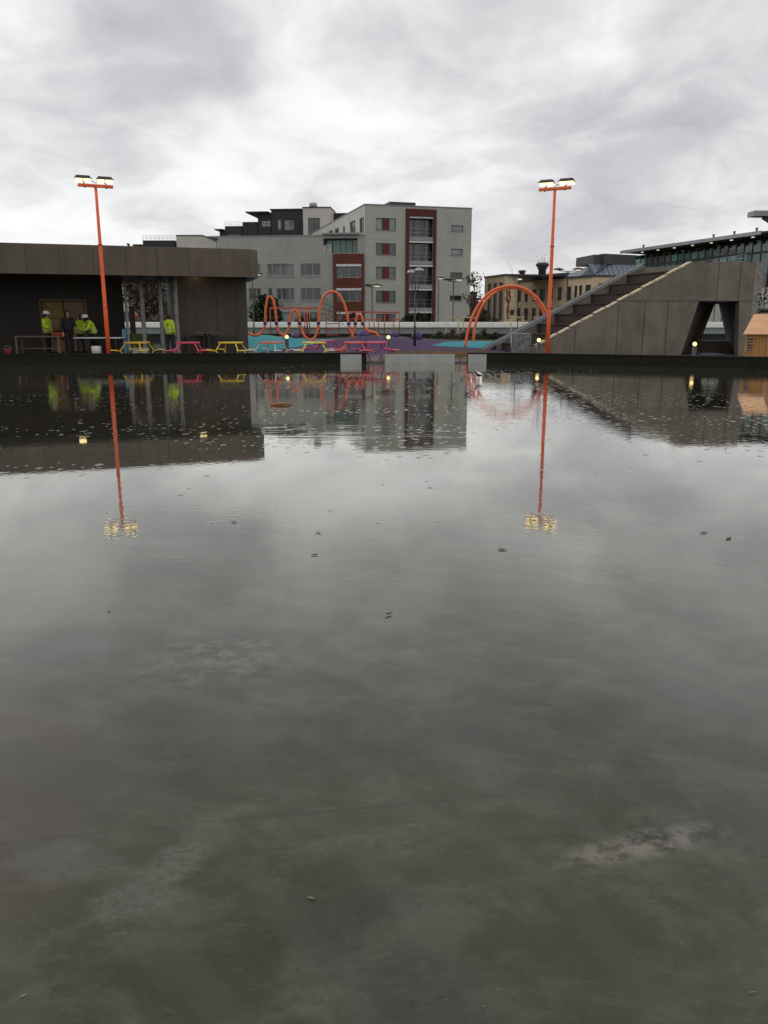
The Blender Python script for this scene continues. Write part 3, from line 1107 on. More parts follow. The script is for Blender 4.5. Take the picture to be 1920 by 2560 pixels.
b.build('roof_edge', M['slate'], tw)
FT.window(tw, tw_h, [(tw_h[0] + tw_h[1]) / 2], 'glass', 'framedark', sill=False, zbar=[tw_h[2] + 1.3])
b = MB()
c_ = FT.pt(*[FT.px(783, 515, 3)[0], t_[3] + .18, 3])
b.lathe(c_, [(.45, 0), (.4, .25), (.65, .3), (.72, .4), (.72, .95), (.62, 1.05), (.2, 1.1)], 18)
b.build('roof_vent', M['galv'], tw)

# far left building seen above the pavilion
F4 = Facade(at(330, 610, 92).x, 92, R(0))
fl = empty('terrace_building', (F4.o.x, 92, -.6), 'low dark building with roof terrace railing and cream block above the pavilion', 'building')
d1 = drect(132, 437, 436, 700, F4)
d0 = drect(40, 132, 470, 700, F4)
wbk = drect(436, 693, 398, 700, F4)
b = MB()
F4.box(b, d1[0], d1[1] - .003, ZB + 9.0, d1[3], 0, 8)
F4.box(b, d0[0], d0[1] - .003, ZB + 9.0, d0[3], .1, 8)
b.build('wall', M['blackclad'], fl)
b = MB()
F4.box(b, wbk[0], wbk[1], ZB + 6.2, wbk[3], -.1, 7)
F4.box(b, d0[0], wbk[0] - .003, ZB + 6.2, ZB + 8.99, .0, 7)
b.build('cream_block', M['whitewall'], fl)
b = MB()
F4.box(b, wbk[0] - .03, wbk[1] + .03, wbk[3] + .003, wbk[3] + .12, -.15, 7.05)
b.build('roof_edge', M['framedark'], fl)
b = MB()
z_ = d1[3]
for hz in (.17, .33, .5):
    b.bar(F4.pt(d1[0], z_ + hz, .1), F4.pt(d1[1], z_ + hz, .1), .025)
for q in range(9):
    uu = d1[0] + (d1[1] - d1[0]) * q / 8
    b.bar(F4.pt(uu, z_, .1), F4.pt(uu, z_ + .5, .1), .025)
b.build('railing', M['galv'], fl)
b = MB()
F4.box(b, d0[0] - 14, wbk[1], ZB + 5.59, ZB + 6.19, -.05, 8)
F4.box(b, d0[0] - 14, d0[0] - .003, ZB + 6.19, ZB + 9.0, -.05, 8)
b.build('pale_front', M['white'], fl)
b = MB()   # ground floor piers, pale wall on the left, seen through the pavilion
q0, q1 = F4.px(300, 740)[0], F4.px(337, 740)[0]
F4.box(b, q0, q1, 2.6, ZB + 5.55, .2, .6)
F4.box(b, F4.px(333, 740)[0], F4.px(338, 740)[0], ZB, 2.59, .2, .6)
b.build('pale_wall', M['whitewall'], fl)
b = MB()
F4.box(b, F4.px(322, 740)[0], F4.px(326, 740)[0], 3.0, ZB + 4.6, .1, .19)
b.build('window', M['glass'], fl)
b = MB()
F4.box(b, F4.px(250, 740)[0], F4.px(520, 740)[0], ZB, ZB + 5.58, 4, 7.9)
b.build('shop_front', M['glass_dark'], fl)
# slanted stair cover beside the wing
b = MB()
F5 = Facade(at(515, 600, 100).x, 100, 0)
s0 = F5.px(508, 620)
s1_ = F5.px(524, 596)
b.bar(F5.pt(s0[0], s0[1] - 1.2), F5.pt(s1_[0], s1_[1]), .35, .3)
b.bar(F5.pt(s1_[0] - .1, s1_[1]), F5.pt(F5.px(545, 596)[0], s1_[1] - .1), .35, .25)
b.bar(F5.pt(F5.px(534, 600)[0], -.6), F5.pt(F5.px(534, 600)[0], s1_[1] - .12), .6, .6)
tag(b.build('stair_canopy', M['slate']), 'slanted dark canopy frame between the cream block and the grey wing', 'canopy')

# ------------------------------------------------------------------ buff brick building on the right
K = [at(1212, 700, 125.4), at(1263, 700, 118), at(1294, 700, 119.4), at(1288, 700, 131), at(1485, 700, 115), at(1600, 700, 116), at(1600, 700, 140), at(1212, 700, 140)]
bg_ = empty('brick_building', (K[1].x, 118, -.6), 'buff brick building with tall narrow windows and blue grey zinc roof', 'building')
ZK1 = at(1263, 688.7, 118).z
ZK2 = at(1485, 691.6, 115).z


def side(p, q):
    """facade from p (left end) to q (right end)"""
    F = Facade(p.x, p.y, math.atan2(q.y - p.y, q.x - p.x))
    return F, (Vector((q.x, q.y, 0)) - Vector((p.x, p.y, 0))).length


C5 = lambda x, y: (1140 + x / 4.1475, 620 + y / 4.1475)


def pixwins(F, L, zt, lst, mullion=False, gm='glass'):
    hs = []
    for (x0, x1, y0, y1) in lst:
        a, c_ = C5(x0, y0), C5(x1, y1)
        u0, z1 = F.px(a[0], (a[1]))
        u1, z0 = F.px(c_[0], c_[1])
        z1 = F.px((a[0] + c_[0]) / 2, a[1])[1]
        z0 = F.px((a[0] + c_[0]) / 2, c_[1])[1]
        hs.append([u0, u1, z0, min(z1, zt - .3)])
    b = MB()
    F.wall(b, 0, L, ZB, zt, hs, .25)
    b.build('wall', M['beige'], bg_)
    for h in hs:
        F.window(bg_, h, [], gm, 'framedark', sill=False, fw=.1)


F, L = side(K[0], K[1])
pixwins(F, L, ZK1, [(328, 357, 370, 745), (388, 414, 367, 745), (446, 478, 362, 745)])
b = MB()
F.box(b, -.1, L + .1, ZK1 + .003, ZK1 + .22, -.12, 10)
b.build('roof_edge', M['slate'], bg_)
F, L = side(K[1], K[2])
pixwins(F, L, ZK1, [(560, 605, 640, 700)])
# red letters hung down the pier
for i, chx in enumerate('HOTEL'):
    cu = bpy.data.curves.new('letter', 'FONT')
    cu.body = chx
    cu.size = 1.15
    cu.extrude = .06
    cu.align_x = 'CENTER'
    o = bpy.data.objects.new('letter', cu)
    COL.objects.link(o)
    dg = bpy.context.evaluated_depsgraph_get()
    me = bpy.data.meshes.new_from_object(o.evaluated_get(dg))
    bpy.data.objects.remove(o)
    o = bpy.data.objects.new('letter', me)
    COL.objects.link(o)
    me.materials.append(M['letters'])
    o.parent = bg_
    uu, zz_ = F.px(1269.5, 737 + i * 14.5)
    p = F.pt(uu, zz_, -.12)
    o.location = p - off(bg_)
    o.rotation_euler = (R(90), 0, F.a)
F, L = side(K[3], K[4])
pixwins(F, L, ZK2, [(640, 672, 440, 560), (715, 745, 435, 560), (793, 830, 430, 555), (868, 920, 425, 555), (965, 1000, 415, 550),
                    (1052, 1092, 407, 546), (1148, 1188, 400, 545), (1228, 1250, 392, 548), (1277, 1300, 388, 535), (1342, 1392, 382, 510),
                    (640, 665, 625, 745), (708, 745, 625, 748), (787, 822, 625, 748), (862, 912, 620, 740), (970, 995, 618, 740), (1045, 1085, 612, 740)])
b = MB()
F.box(b, -.2, L, ZK2 + .003, ZK2 + .22, -.2, 3)
b.build('roof_edge', M['slate'], bg_)
# zinc roof, leaning back from the eaves
uA = F.px(1398, 700)[0]
zt1 = F.px(1421, 668, 2.5)[1]
b = MB()
b.quad(F.pt(uA, ZK2 + .22, 0), F.pt(L, ZK2 + .22, 0), F.pt(L, zt1, 2.2), F.pt(uA + 4.5, zt1, 2.2))
b.quad(F.pt(uA, ZK2 + .22, 0), F.pt(uA + 4.5, zt1, 2.2), F.pt(uA + 4.5, ZK2 + .22, 9))
G, LG = side(K[4], K[5])
b.quad(G.pt(0, ZK2 + .22, 0), G.pt(LG, ZK2 + .22, 0), G.pt(LG, zt1, 1.6), G.pt(-.3, zt1, 1.6))
b.build('roof', M['zinc'], bg_)
b = MB()
for q in range(22):
    t = q / 21
    u_ = uA + 4.7 + (L - uA - 4.7) * t
    b.bar(F.pt(u_, ZK2 + .25, .0), F.pt(u_, zt1, 2.15), .07)
for q in range(10):
    b.bar(G.pt(LG * q / 9, ZK2 + .25, -.02), G.pt(LG * q / 9, zt1, 1.55), .07)
b.build('roof_seam', M['zincrib'], bg_)
b = MB()
F.box(b, uA + 6.0, L - .3, zt1 + .003, zt1 + 1.35, 1.9, 8)
G.box(b, .4, LG, zt1 + .003, zt1 + 1.25, 1.5, 8)
b.build('plant_screen', M['darkgrey'], bg_)
b = MB()
F.box(b, -.3, uA - .02, ZK2 + .223, ZK2 + .95, 1.5, 8)
b.build('attic', M['slate'], bg_)
G_h = [G.px(1497, 712)[0], G.px(1512, 712)[0], G.px(1500, 725)[1], G.px(1500, 708)[1]]
b = MB()
G.wall(b, 0, LG, ZB, ZK2, [], .2)
b.build('wall', M['beige'], bg_)
b = MB()
G.box(b, G_h[0], G_h[1], G_h[2], G_h[3], -.12, -.02)
b.build('sign_panel', M['letters'], bg_)
b = MB()
G.box(b, -.05, LG + .2, ZK2 + .003, ZK2 + .2, -.15, .5)
b.build('roof_edge', M['slate'], bg_)
for (px, py, sc) in ((1355, 690, .85), (1305, 694, .5)):
    p = F.pt(F.px(px, py, 3)[0], ZK2 + .7, 3)
    b = MB()
    b.lathe(p, [(.7 * sc, 0), (.7 * sc, 1.3 * sc), (1.0 * sc, 1.45 * sc), (.8 * sc, 1.6 * sc), (1.15 * sc, 1.85 * sc), (1.25 * sc, 2.2 * sc), (.9 * sc, 2.5 * sc)], 14)
    b.build('roof_vent', M['darkgrey'], bg_)
# red brick house in between
p0, p1 = at(1176, 740, 150), at(1192, 740, 150)
rb = empty('brick_house', (p0.x, 150, -.6), 'dark red brick gable end between the grey and the buff building', 'building')
b = MB()
b.box(((p0.x + p1.x) / 2, 152, 2.9), (p1.x - p0.x, 4, 7))
b.build('wall', M['brick'], rb)
b = MB()
zt = at(1180, 731, 150).z
b.box(((p0.x + p1.x) / 2, 152, zt), (p1.x - p0.x + .2, 4.2, .25))
p2 = at(1212, 747, 151)
b.box(((p1.x + p2.x) / 2, 153, p2.z), (p2.x - p1.x, 4, .3))
b.build('roof', M['slate'], rb)
b = MB()
b.box(((p1.x + p2.x) / 2, 153.2, p2.z / 2 - .45), (p2.x - p1.x - .01, 4, p2.z))
b.build('side_wall', M['darkgrey'], rb)

# ------------------------------------------------------------------ glass building far right
e0, e1 = at(1551.5, 628.7, 90), at(1904, 578, 69.7)
gang = math.atan2(e1.y - e0.y, e1.x - e0.x)
FG = Facade(e0.x, e0.y, gang)
LGL = (Vector((e1.x, e1.y, 0)) - Vector((e0.x, e0.y, 0))).length
gb = empty('glass_building', (e0.x, e0.y, -.6), 'green glazed building with a dark oversailing flat roof and downlights', 'building')
ZG = (e0.z + e1.z) / 2
b = MB()
b.hexa([FG.pt(0, ZG - .18, 0), FG.pt(LGL, ZG - .18, 0), FG.pt(LGL + 3, ZG - .5, 9), FG.pt(1.0, ZG - .5, 9),
        FG.pt(0, ZG, 0), FG.pt(LGL, ZG, 0), FG.pt(LGL + 3, ZG + .2, 9), FG.pt(1.0, ZG + .2, 9)])
b.hexa([FG.pt(LGL, ZG - .18, 0), FG.pt(LGL + 9, ZG - .18, 5), FG.pt(LGL + 9, ZG - .18, 12), FG.pt(LGL, ZG - .3, 9),
        FG.pt(LGL, ZG, 0), FG.pt(LGL + 9, ZG, 5), FG.pt(LGL + 9, ZG, 12), FG.pt(LGL, ZG + .1, 9)])
b.build('roof', M['soffit'], gb)
b = MB()
FG.box(b, -.02, LGL + .02, ZG - .24, ZG + .06, -.05, -.003)
b.build('roof_edge', M['galv'], gb)
DG = 2.2
uL = FG.px(1589, 640, DG)[0]
b = MB()
FG.box(b, uL, LGL + 8, ZB, ZG - .35, DG + .15, DG + 6)
b.build('wall', M['glass_dark'], gb)
b = MB()
FG.box(b, uL, LGL + 8, ZB, 4.4, DG - .02, DG + .14)
b.build('base_wall', M['facade'], gb)
ncol = 24
rz = (ZG - 1.35, ZG - .75)
rz2 = (ZG - 3.2, ZG - 1.55)
rg = random.Random(3)
for i in range(ncol):
    t0, t1 = uL + (LGL + 4 - uL) * i / ncol, uL + (LGL + 4 - uL) * (i + 1) / ncol
    for (za, zb_), up in ((rz, True), (rz2, False)):
        b = MB()
        FG.box(b, t0 + .06, t1 - .06, za, zb_, DG, DG + .1)
        if up:
            gm_ = rg.choice(['glass_pale', 'glass_teal', 'glass_pale', 'glass_green'])
        else:
            gm_ = rg.choice(['glass_dark', 'glass_green', 'glass_teal', 'glass_green', 'glass_green'])
        b.build('window', M[gm_], gb)
b = MB()
for i in range(ncol + 1):
    t0 = uL + (LGL + 4 - uL) * i / ncol
    FG.box(b, t0 - .03, t0 + .03, ZB, ZG - .4, DG - .06, DG + .12)
FG.box(b, uL, LGL + 4, ZG - 1.53, ZG - 1.37, DG - .04, DG + .12)
b.build('mullion', M['framedark'], gb)
pp0, pp1 = at(1888, 700, 62), at(1907, 700, 62)
b = MB()
b.box(((pp0.x + pp1.x) / 2, 62.3, 2.6), (pp1.x - pp0.x, .6, 6.6))
b.build('stone_pier', mat('pale_stone', (.22, .20, .185), .7, .4, 3.5, streak=.3), gb)
for (x, y) in [(288, 298), (458, 275), (637, 252), (836, 226), (1040, 198), (1260, 168), (1495, 137)]:
    uu = FG.px(1540 + x / 4.366, 560 + y / 4.366, .9)[0]
    b = MB()
    b.lathe(FG.pt(uu, ZG - .26, .9), [(.13, -.03), (.13, .03)], 10)
    b.build('downlight', M['warmglow'], gb)
for (x, y) in [(290, 245), (1045, 140), (1268, 108), (1508, 75)]:
    uu = FG.px(1540 + x / 4.366, 590, .2)[0]
    b = MB()
    b.lathe(FG.pt(uu, ZG, .4), [(.08, 0), (.08, .28), (.13, .29), (.13, .4)], 8)
    b.build('roof_vent', M['galv'], gb)

# ------------------------------------------------------------------ pavilion
FP = Facade(-15.57, 34.2, R(18.6))
pav = empty('pavilion', (-12.6, 37.8, 0), 'long dark concrete pavilion with deep fascia and open steel columned bay', 'pavilion')
C0 = FP.pt(-9, 0, 0)
c1p = at(625, 650, 37.44)
c2p = at(644, 650, 38.1)
c3p = at(622, 706, 42.3)
C1, C2, C3 = [Vector((p.x, p.y, 0)) for p in (c1p, c2p, c3p)]
UC = (C1 - FP.o).dot(FP.u)
C4 = FP.pt(-9, 0, 6.8)
ZF0, ZF1 = 3.585, 4.785
outer = [C0, C1, C2, C3, C4]
cen = sum(outer, Vector((0, 0, 0))) / 5


def inset(pl, d):
    out = []
    n = len(pl)
    for i in range(n):
        p, a, c_ = pl[i], pl[i - 1], pl[(i + 1) % n]
        t1, t2 = (p - a).normalized(), (c_ - p).normalized()
        n1, n2 = Vector((-t1.y, t1.x, 0)), Vector((-t2.y, t2.x, 0))
        bis = (n1 + n2).normalized()
        out.append(p + bis * d / max(.3, bis.dot(n1)))
    return out


inn = inset(outer, .45)
b = MB()
b.prism([(p.x, p.y) for p in inset(outer, .06)], 3.88, ZF1 - .12)
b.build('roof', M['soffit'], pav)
b = MB()   # fascia panels with open joints
jt = [FP.px(px, 640)[0] for px in (63, 148, 232, 314, 392, 470, 549)]
sp_ = jt[1] - jt[0]
jt = [jt[0] - sp_ * k for k in range(5, 0, -1)] + jt + [UC]
for a, c_ in zip(jt[:-1], jt[1:]):
    FP.box(b, a + .007, c_ - .007, ZF0, ZF1, 0, .4)
t = (C2 - C1).normalized()
nrm = Vector((-t.y, t.x, 0)) * .4
b.hexa([C1 + Vector((0, 0, ZF0)), C2 + Vector((0, 0, ZF0)), C2 + nrm + Vector((0, 0, ZF0)), C1 + nrm + Vector((0, 0, ZF0)),
        C1 + Vector((0, 0, ZF1)), C2 + Vector((0, 0, ZF1)), C2 + nrm + Vector((0, 0, ZF1)), C1 + nrm + Vector((0, 0, ZF1))])
t2 = (C3 - C2).normalized()
nr2 = Vector((-t2.y, t2.x, 0)) * .4
b.hexa([C2 + Vector((0, 0, ZF0)), C3 + Vector((0, 0, ZF0)), C3 + nr2 + Vector((0, 0, ZF0)), C2 + nr2 + Vector((0, 0, ZF0)),
        C2 + Vector((0, 0, ZF1)), C3 + Vector((0, 0, ZF1)), C3 + nr2 + Vector((0, 0, ZF1)), C2 + nr2 + Vector((0, 0, ZF1))])
b.build('fascia', M['concrete'], pav)
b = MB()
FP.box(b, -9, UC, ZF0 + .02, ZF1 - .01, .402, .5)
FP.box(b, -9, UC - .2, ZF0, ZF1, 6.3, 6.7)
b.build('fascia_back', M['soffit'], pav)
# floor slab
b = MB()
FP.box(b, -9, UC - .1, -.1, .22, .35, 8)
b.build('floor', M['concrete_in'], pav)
# right wall block with its pale reveal, set back from the fascia
DW = 1.5
wl = FP.px(437, 780, DW)[0]
wr = FP.px(618, 780, DW)[0]
b = MB()
ns = 7
for k in range(ns):
    a, c_ = wl + (wr - wl) * k / ns, wl + (wr - wl) * (k + 1) / ns
    FP.box(b, a + (.006 if k else 0), c_, .22, 3.875, DW, DW + 4.6)
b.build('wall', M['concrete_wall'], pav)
b = MB()
FP.box(b, wl + .4, wr - .6, .221, 1.0, DW - .42, DW - .002)
b.build('shaded_plinth', M['concrete_in'], pav)
# left wall block: canopy shade in its colour, with the plywood hatch
DB = 4.2
wl2 = FP.px(310, 780, DB)[0]
hx0, hx1 = FP.px(106, 800, DB)[0], FP.px(216, 800, DB)[0]
hz1 = FP.px(160, 752, DB)[1]
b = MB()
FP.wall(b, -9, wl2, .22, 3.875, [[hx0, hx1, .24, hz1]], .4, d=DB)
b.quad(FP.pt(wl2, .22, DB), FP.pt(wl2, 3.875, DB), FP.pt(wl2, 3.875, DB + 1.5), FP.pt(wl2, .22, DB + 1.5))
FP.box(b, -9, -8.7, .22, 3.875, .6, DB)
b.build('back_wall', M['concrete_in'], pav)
b = MB()
hm = (hx0 + hx1) / 2
FP.box(b, hx0, hm - .03, .25, hz1, DB + .3, DB + .36)
b.build('hatch_panel', M['plywood'], pav)
b = MB()
FP.box(b, hm + .03, hx1, .25, hz1, DB + .2, DB + .26)
b.build('hatch_panel', M['plywood2'], pav)
b = MB()
FP.box(b, hx0 - .08, hx0, .23, hz1 + .08, DB - .03, DB + .1)
FP.box(b, hx1, hx1 + .08, .23, hz1 + .08, DB - .03, DB + .1)
FP.box(b, hx0, hx1, hz1, hz1 + .08, DB - .03, DB + .1)
FP.box(b, hx0 - .1, hx1 + .1, .2, hz1 + .1, DB + .402, DB + .46)
b.build('hatch_frame', M['darkwood2'], pav)
# open bay between: white door post, dark leaf, columns
for px, dd, r_ in ((357, 1.3, .10), (403, 1.3, .10), (405, 3.2, .085), (441, 1.0, .10)):
    uu = FP.px(px, 780, dd)[0]
    b = MB()
    b.lathe(FP.pt(uu, .22, dd), [(r_ * 1.5, 0), (r_ * 1.5, .03), (r_, .032), (r_, 3.65)], 14)
    b.build('column', M['galvcol'], pav)
b = MB()
u0 = FP.px(317, 780, 3.4)[0]
FP.box(b, u0 - .05, u0 + .05, .22, 3.5, 3.35, 3.45)
FP.box(b, u0 - .05, u0 + .05, .22, 3.5, 4.4, 4.5)
FP.box(b, u0 + .06, u0 + .95, 3.4, 3.5, 4.4, 4.46)
b.build('door_frame', M['whitewall'], pav)
b = MB()
FP.box(b, u0 + .1, u0 + .36, .221, 2.35, 3.4, 3.46)
b.build('door_leaf', M['darkwood'], pav)
for px, dd in ((171, 2.2), (488, 1.2)):       # soffit lights, seen from the water side only in the reflection
    uu = FP.px(px, 690, dd)[0]
    b = MB()
    b.lathe(FP.pt(uu, 3.66 if px > 300 else 3.74, dd), [(.16, 0), (.16, .21 if px > 300 else .13)], 14)
    b.build('soffit_light', M['lampglow'], pav)

# ------------------------------------------------------------------ concrete stand (stepped seating over a tunnel)
st = empty('concrete_stand', (12, 41, 0), 'concrete viewing stand with stepped dark red seats and a tapered tunnel', 'stand')
YF, YBK = 39.0, 43.2
fx = lambda px, py, Y=YF: at(px, py, Y).x
fz = lambda px, py, Y=YF: at(px, py, Y).z
ZTOP = fz(1800, 655)
XB0 = fx(1338, 868)          # foot of the slope
ZS0 = fz(1338, 868)
XT = fx(1733, 655)
XR = fx(1887, 700)
ZJ = fz(1700, 753.5)
hole = [(fx(1747, 754), ZJ), (fx(1848, 754), ZJ), (fx(1846, 886), .06), (fx(1702, 886), .06)]   # front opening, tl tr br bl
bx = lambda px, py: at(px, py, YBK)
hb = [bx(1779, 757), bx(1797, 757), bx(1816.5, 851), bx(1743, 851)]
hb[0].z = hb[1].z = min(ZJ - .05, hb[0].z)
TH = 0.45


def stand_wall(mb, y0, y1, xoff, hole2, XR=XR):
    """side wall polygon with a tapered opening, as vertical strips front and back"""
    def top(x):
        if x <= XB0:
            return ZS0
        if x >= XT:
            return ZTOP
        return ZS0 + (ZTOP - ZS0) * (x - XB0) / (XT - XB0)
    (tlx, tz), (trx, _), (brx, bz_), (blx, _) = hole2
    xs = sorted({XB0 - .25, XB0, XT, XR, blx, tlx, trx, brx, *[XB0 + (XT - XB0) * k / 6 for k in range(7)]})
    for a, c_ in zip(xs[:-1], xs[1:]):
        def low(x, z_):
            return z_
        segs = []
        mid = (a + c_) / 2
        lo0, lo1 = -.1, -.1
        if blx < mid < tlx:
            f = lambda x: bz_ + (tz - bz_) * (x - blx) / (tlx - blx)
            segs = [((f(a), f(c_)), (top(a), top(c_)))]
            if bz_ > .1:
                segs.append(((-.1, -.1), (bz_, bz_)))
        elif tlx <= mid <= min(trx, brx):
            segs = [((tz, tz), (top(a), top(c_)))]
            if bz_ > .1:
                segs.append(((-.1, -.1), (bz_, bz_)))
        elif min(trx, brx) < mid < max(trx, brx):
            if trx > brx:
                f = lambda x: bz_ + (tz - bz_) * (x - brx) / (trx - brx)
                segs = [((tz, tz), (top(a), top(c_))), ((-.1, -.1), (f(a), f(c_)))]
            else:
                f = lambda x: tz + (bz_ - tz) * (x - trx) / (brx - trx)
                segs = [((f(a), f(c_)), (top(a), top(c_)))]
                if bz_ > .1:
                    segs.append(((-.1, -.1), (bz_, bz_)))
        else:
            segs = [((-.1, -.1), (top(a), top(c_)))]
        for (l0, l1), (t0, t1) in segs:
            if t0 - l0 < .01 and t1 - l1 < .01:
                continue
            mb.hexa([(a + xoff, y0, l0), (c_ + xoff, y0, l1), (c_ + xoff, y1, l1), (a + xoff, y1, l0),
                     (a + xoff, y0, t0), (c_ + xoff, y0, t1), (c_ + xoff, y1, t1), (a + xoff, y1, t0)])


XOFF = -1.15
b = MB()
stand_wall(b, YF, YF + TH, 0, hole)
b.build('side_wall', M['concrete_stand'], st)
b = MB()
hb2 = [(p.x - XOFF, p.z) for p in hb]
stand_wall(b, YBK - TH, YBK, XOFF, hb2, 18.95 - XOFF)
b.build('side_wall', M['concrete_stand'], st)
# tunnel lining joins the two openings
b = MB()
fr = [Vector((x, YF + .02, z)) for x, z in hole]
bk = [Vector((p.x, YBK - .02, p.z)) for p in hb]
for k in range(4):
    j = (k + 1) % 4
    if k == 2:
        continue
    b.quad(fr[k], fr[j], bk[j], bk[k])
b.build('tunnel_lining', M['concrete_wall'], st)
b = MB()
b.quad((fr[3].x, YF - .0, .075), (fr[2].x, YF, .075), (fr[2].x, YBK - TH - .02, .075), (bk[3].x - .6, YBK - TH - .02, .075))
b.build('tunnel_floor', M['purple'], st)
b = MB()   # right end return wall and top deck
XRB = 18.95
b.hexa([(XR - .2, YF + TH, -.1), (XR, YF + TH, -.1), (XRB, YBK - TH, -.1), (XRB - .2, YBK - TH, -.1),
        (XR - .2, YF + TH, ZTOP), (XR, YF + TH, ZTOP), (XRB, YBK - TH, ZTOP), (XRB - .2, YBK - TH, ZTOP)])
b.hexa([(XT, YF + TH, ZTOP - .4), (XR - .21, YF + TH, ZTOP - .4), (XRB - .21, YBK - TH, ZTOP - .4), (XT + XOFF, YBK - TH, ZTOP - .4),
        (XT, YF + TH, ZTOP - .06), (XR - .21, YF + TH, ZTOP - .06), (XRB - .21, YBK - TH, ZTOP - .06), (XT + XOFF, YBK - TH, ZTOP - .06)])
b.build('top_deck', M['concrete_stand'], st)
# horizontal and vertical shuttering joints
b = MB()
b.box(((XB0 + 3.2 + XR) / 2, YF - .004, ZJ + .02), (XR - XB0 - 3.2, .012, .025))
for px in (1440, 1545, 1610, 1668):
    x = fx(px, 800)
    zt = min(ZJ, ZS0 + (ZTOP - ZS0) * (x - XB0) / (XT - XB0) - .1)
    b.box((x, YF - .004, zt / 2), (.022, .012, zt))
for px in (1795, 1850):
    x = fx(px, 700)
    b.box((x, YF - .004, (ZJ + ZTOP) / 2), (.018, .012, ZTOP - ZJ))
b.build('joint', M['soffit'], st)
# seat steps
NS = 8
for k in range(NS):
    xa = XB0 + (XT - XB0) * k / NS
    xb = XB0 + (XT - XB0) * (k + 1) / NS
    zt = ZS0 + (ZTOP - ZS0) * (k + .55) / NS - .22
    b = MB()
    sx = lambda x, y: x + XOFF * (y - YF) / (YBK - YF)
    y0, y1 = YF + TH + .003, YBK - TH - .003
    zl = max(0, zt - .75)
    b.hexa([(sx(xa, y0), y0, zl), (sx(xb, y0) + .06, y0, zl), (sx(xb, y1) + .06, y1, zl), (sx(xa, y1), y1, zl),
            (sx(xa, y0), y0, zt), (sx(xb, y0) + .06, y0, zt), (sx(xb, y1) + .06, y1, zt), (sx(xa, y1), y1, zt)])
    s_ = b.build('seat_step', M['seatwood'], st)
    b = MB()
    b.hexa([(sx(xa, y0) - .06, y0, zt + .003), (sx(xb, y0) - .07, y0, zt + .003), (sx(xb, y1) - .07, y1, zt + .003), (sx(xa, y1) - .06, y1, zt + .003),
            (sx(xa, y0) - .06, y0, zt + .06), (sx(xb, y0) - .07, y0, zt + .06), (sx(xb, y1) - .07, y1, zt + .06), (sx(xa, y1) - .06, y1, zt + .06)])
    b.build('seat_top', M['tread'], s_)
# pale timber edge in short boards along the front slope
b = MB()
nb = 13
for k in range(nb):
    f0, f1 = k / nb, (k + 1) / nb - .012
    dz = .02 * (k % 2)
    p0 = Vector((XB0 + (XT - XB0) * f0, YF + TH / 2, ZS0 + (ZTOP - ZS0) * f0 + .05 + dz))
    p1 = Vector((XB0 + (XT - XB0) * f1, YF + TH / 2, ZS0 + (ZTOP - ZS0) * f1 + .05 + dz))
    b.bar(p0, p1, TH + .06, .07)
b.build('edge_board', M['coping'], st)
# steel coping on the rear slope
b = MB()
p0 = Vector((XB0 + XOFF - .9, YBK - TH / 2, ZS0 - .35))
p1 = Vector((XT + XOFF, YBK - TH / 2, ZTOP + .09))
sl = (p1 - p0)
b.bar(p0 + Vector((0, 0, .04)), p1, TH + .08, .16)
b.bar(p0 + Vector((0, -.2, .2)), p1 + Vector((0, -.2, .16)), .06, .06)
b.build('coping', M['steelrail'], st)
b = MB()
b.hexa([(p0.x, YBK - TH, -.1), (XB0 + XOFF - .2, YBK - TH, -.1), (XB0 + XOFF - .2, YBK, -.1), (p0.x, YBK, -.1),
        (p0.x, YBK - TH, p0.z - .02), (XB0 + XOFF - .2, YBK - TH, ZS0 - .02), (XB0 + XOFF - .2, YBK, ZS0 - .02), (p0.x, YBK, p0.z - .02)])
b.build('foot_wall', M['concrete_in'], st)
# guard rail on top deck
b = MB()
ra, rb_ = Vector((XT + XOFF + 1.4, YBK - .3, ZTOP + .02)), Vector((XR + 1.0, YF + 1.2, ZTOP + .02))
rb_ = Vector((XR + XOFF + .8, YBK - .3, ZTOP))
for hz in (.10, .26, .42):
    b.bar(Vector((ra.x + .9, YBK - .3, ZTOP + hz * .4)), Vector((XR - .1, YF + 1.0, ZTOP + hz)), .02)
for q in range(7):
    f = q / 6
    p = Vector((ra.x + .9, YBK - .3, ZTOP - .1)).lerp(Vector((XR - .1, YF + 1.0, ZTOP - .1)), f)
    b.bar(p, p + Vector((0, 0, .14 + .4 * f)), .02)
b.build('guard_rail', M['galv'], st)

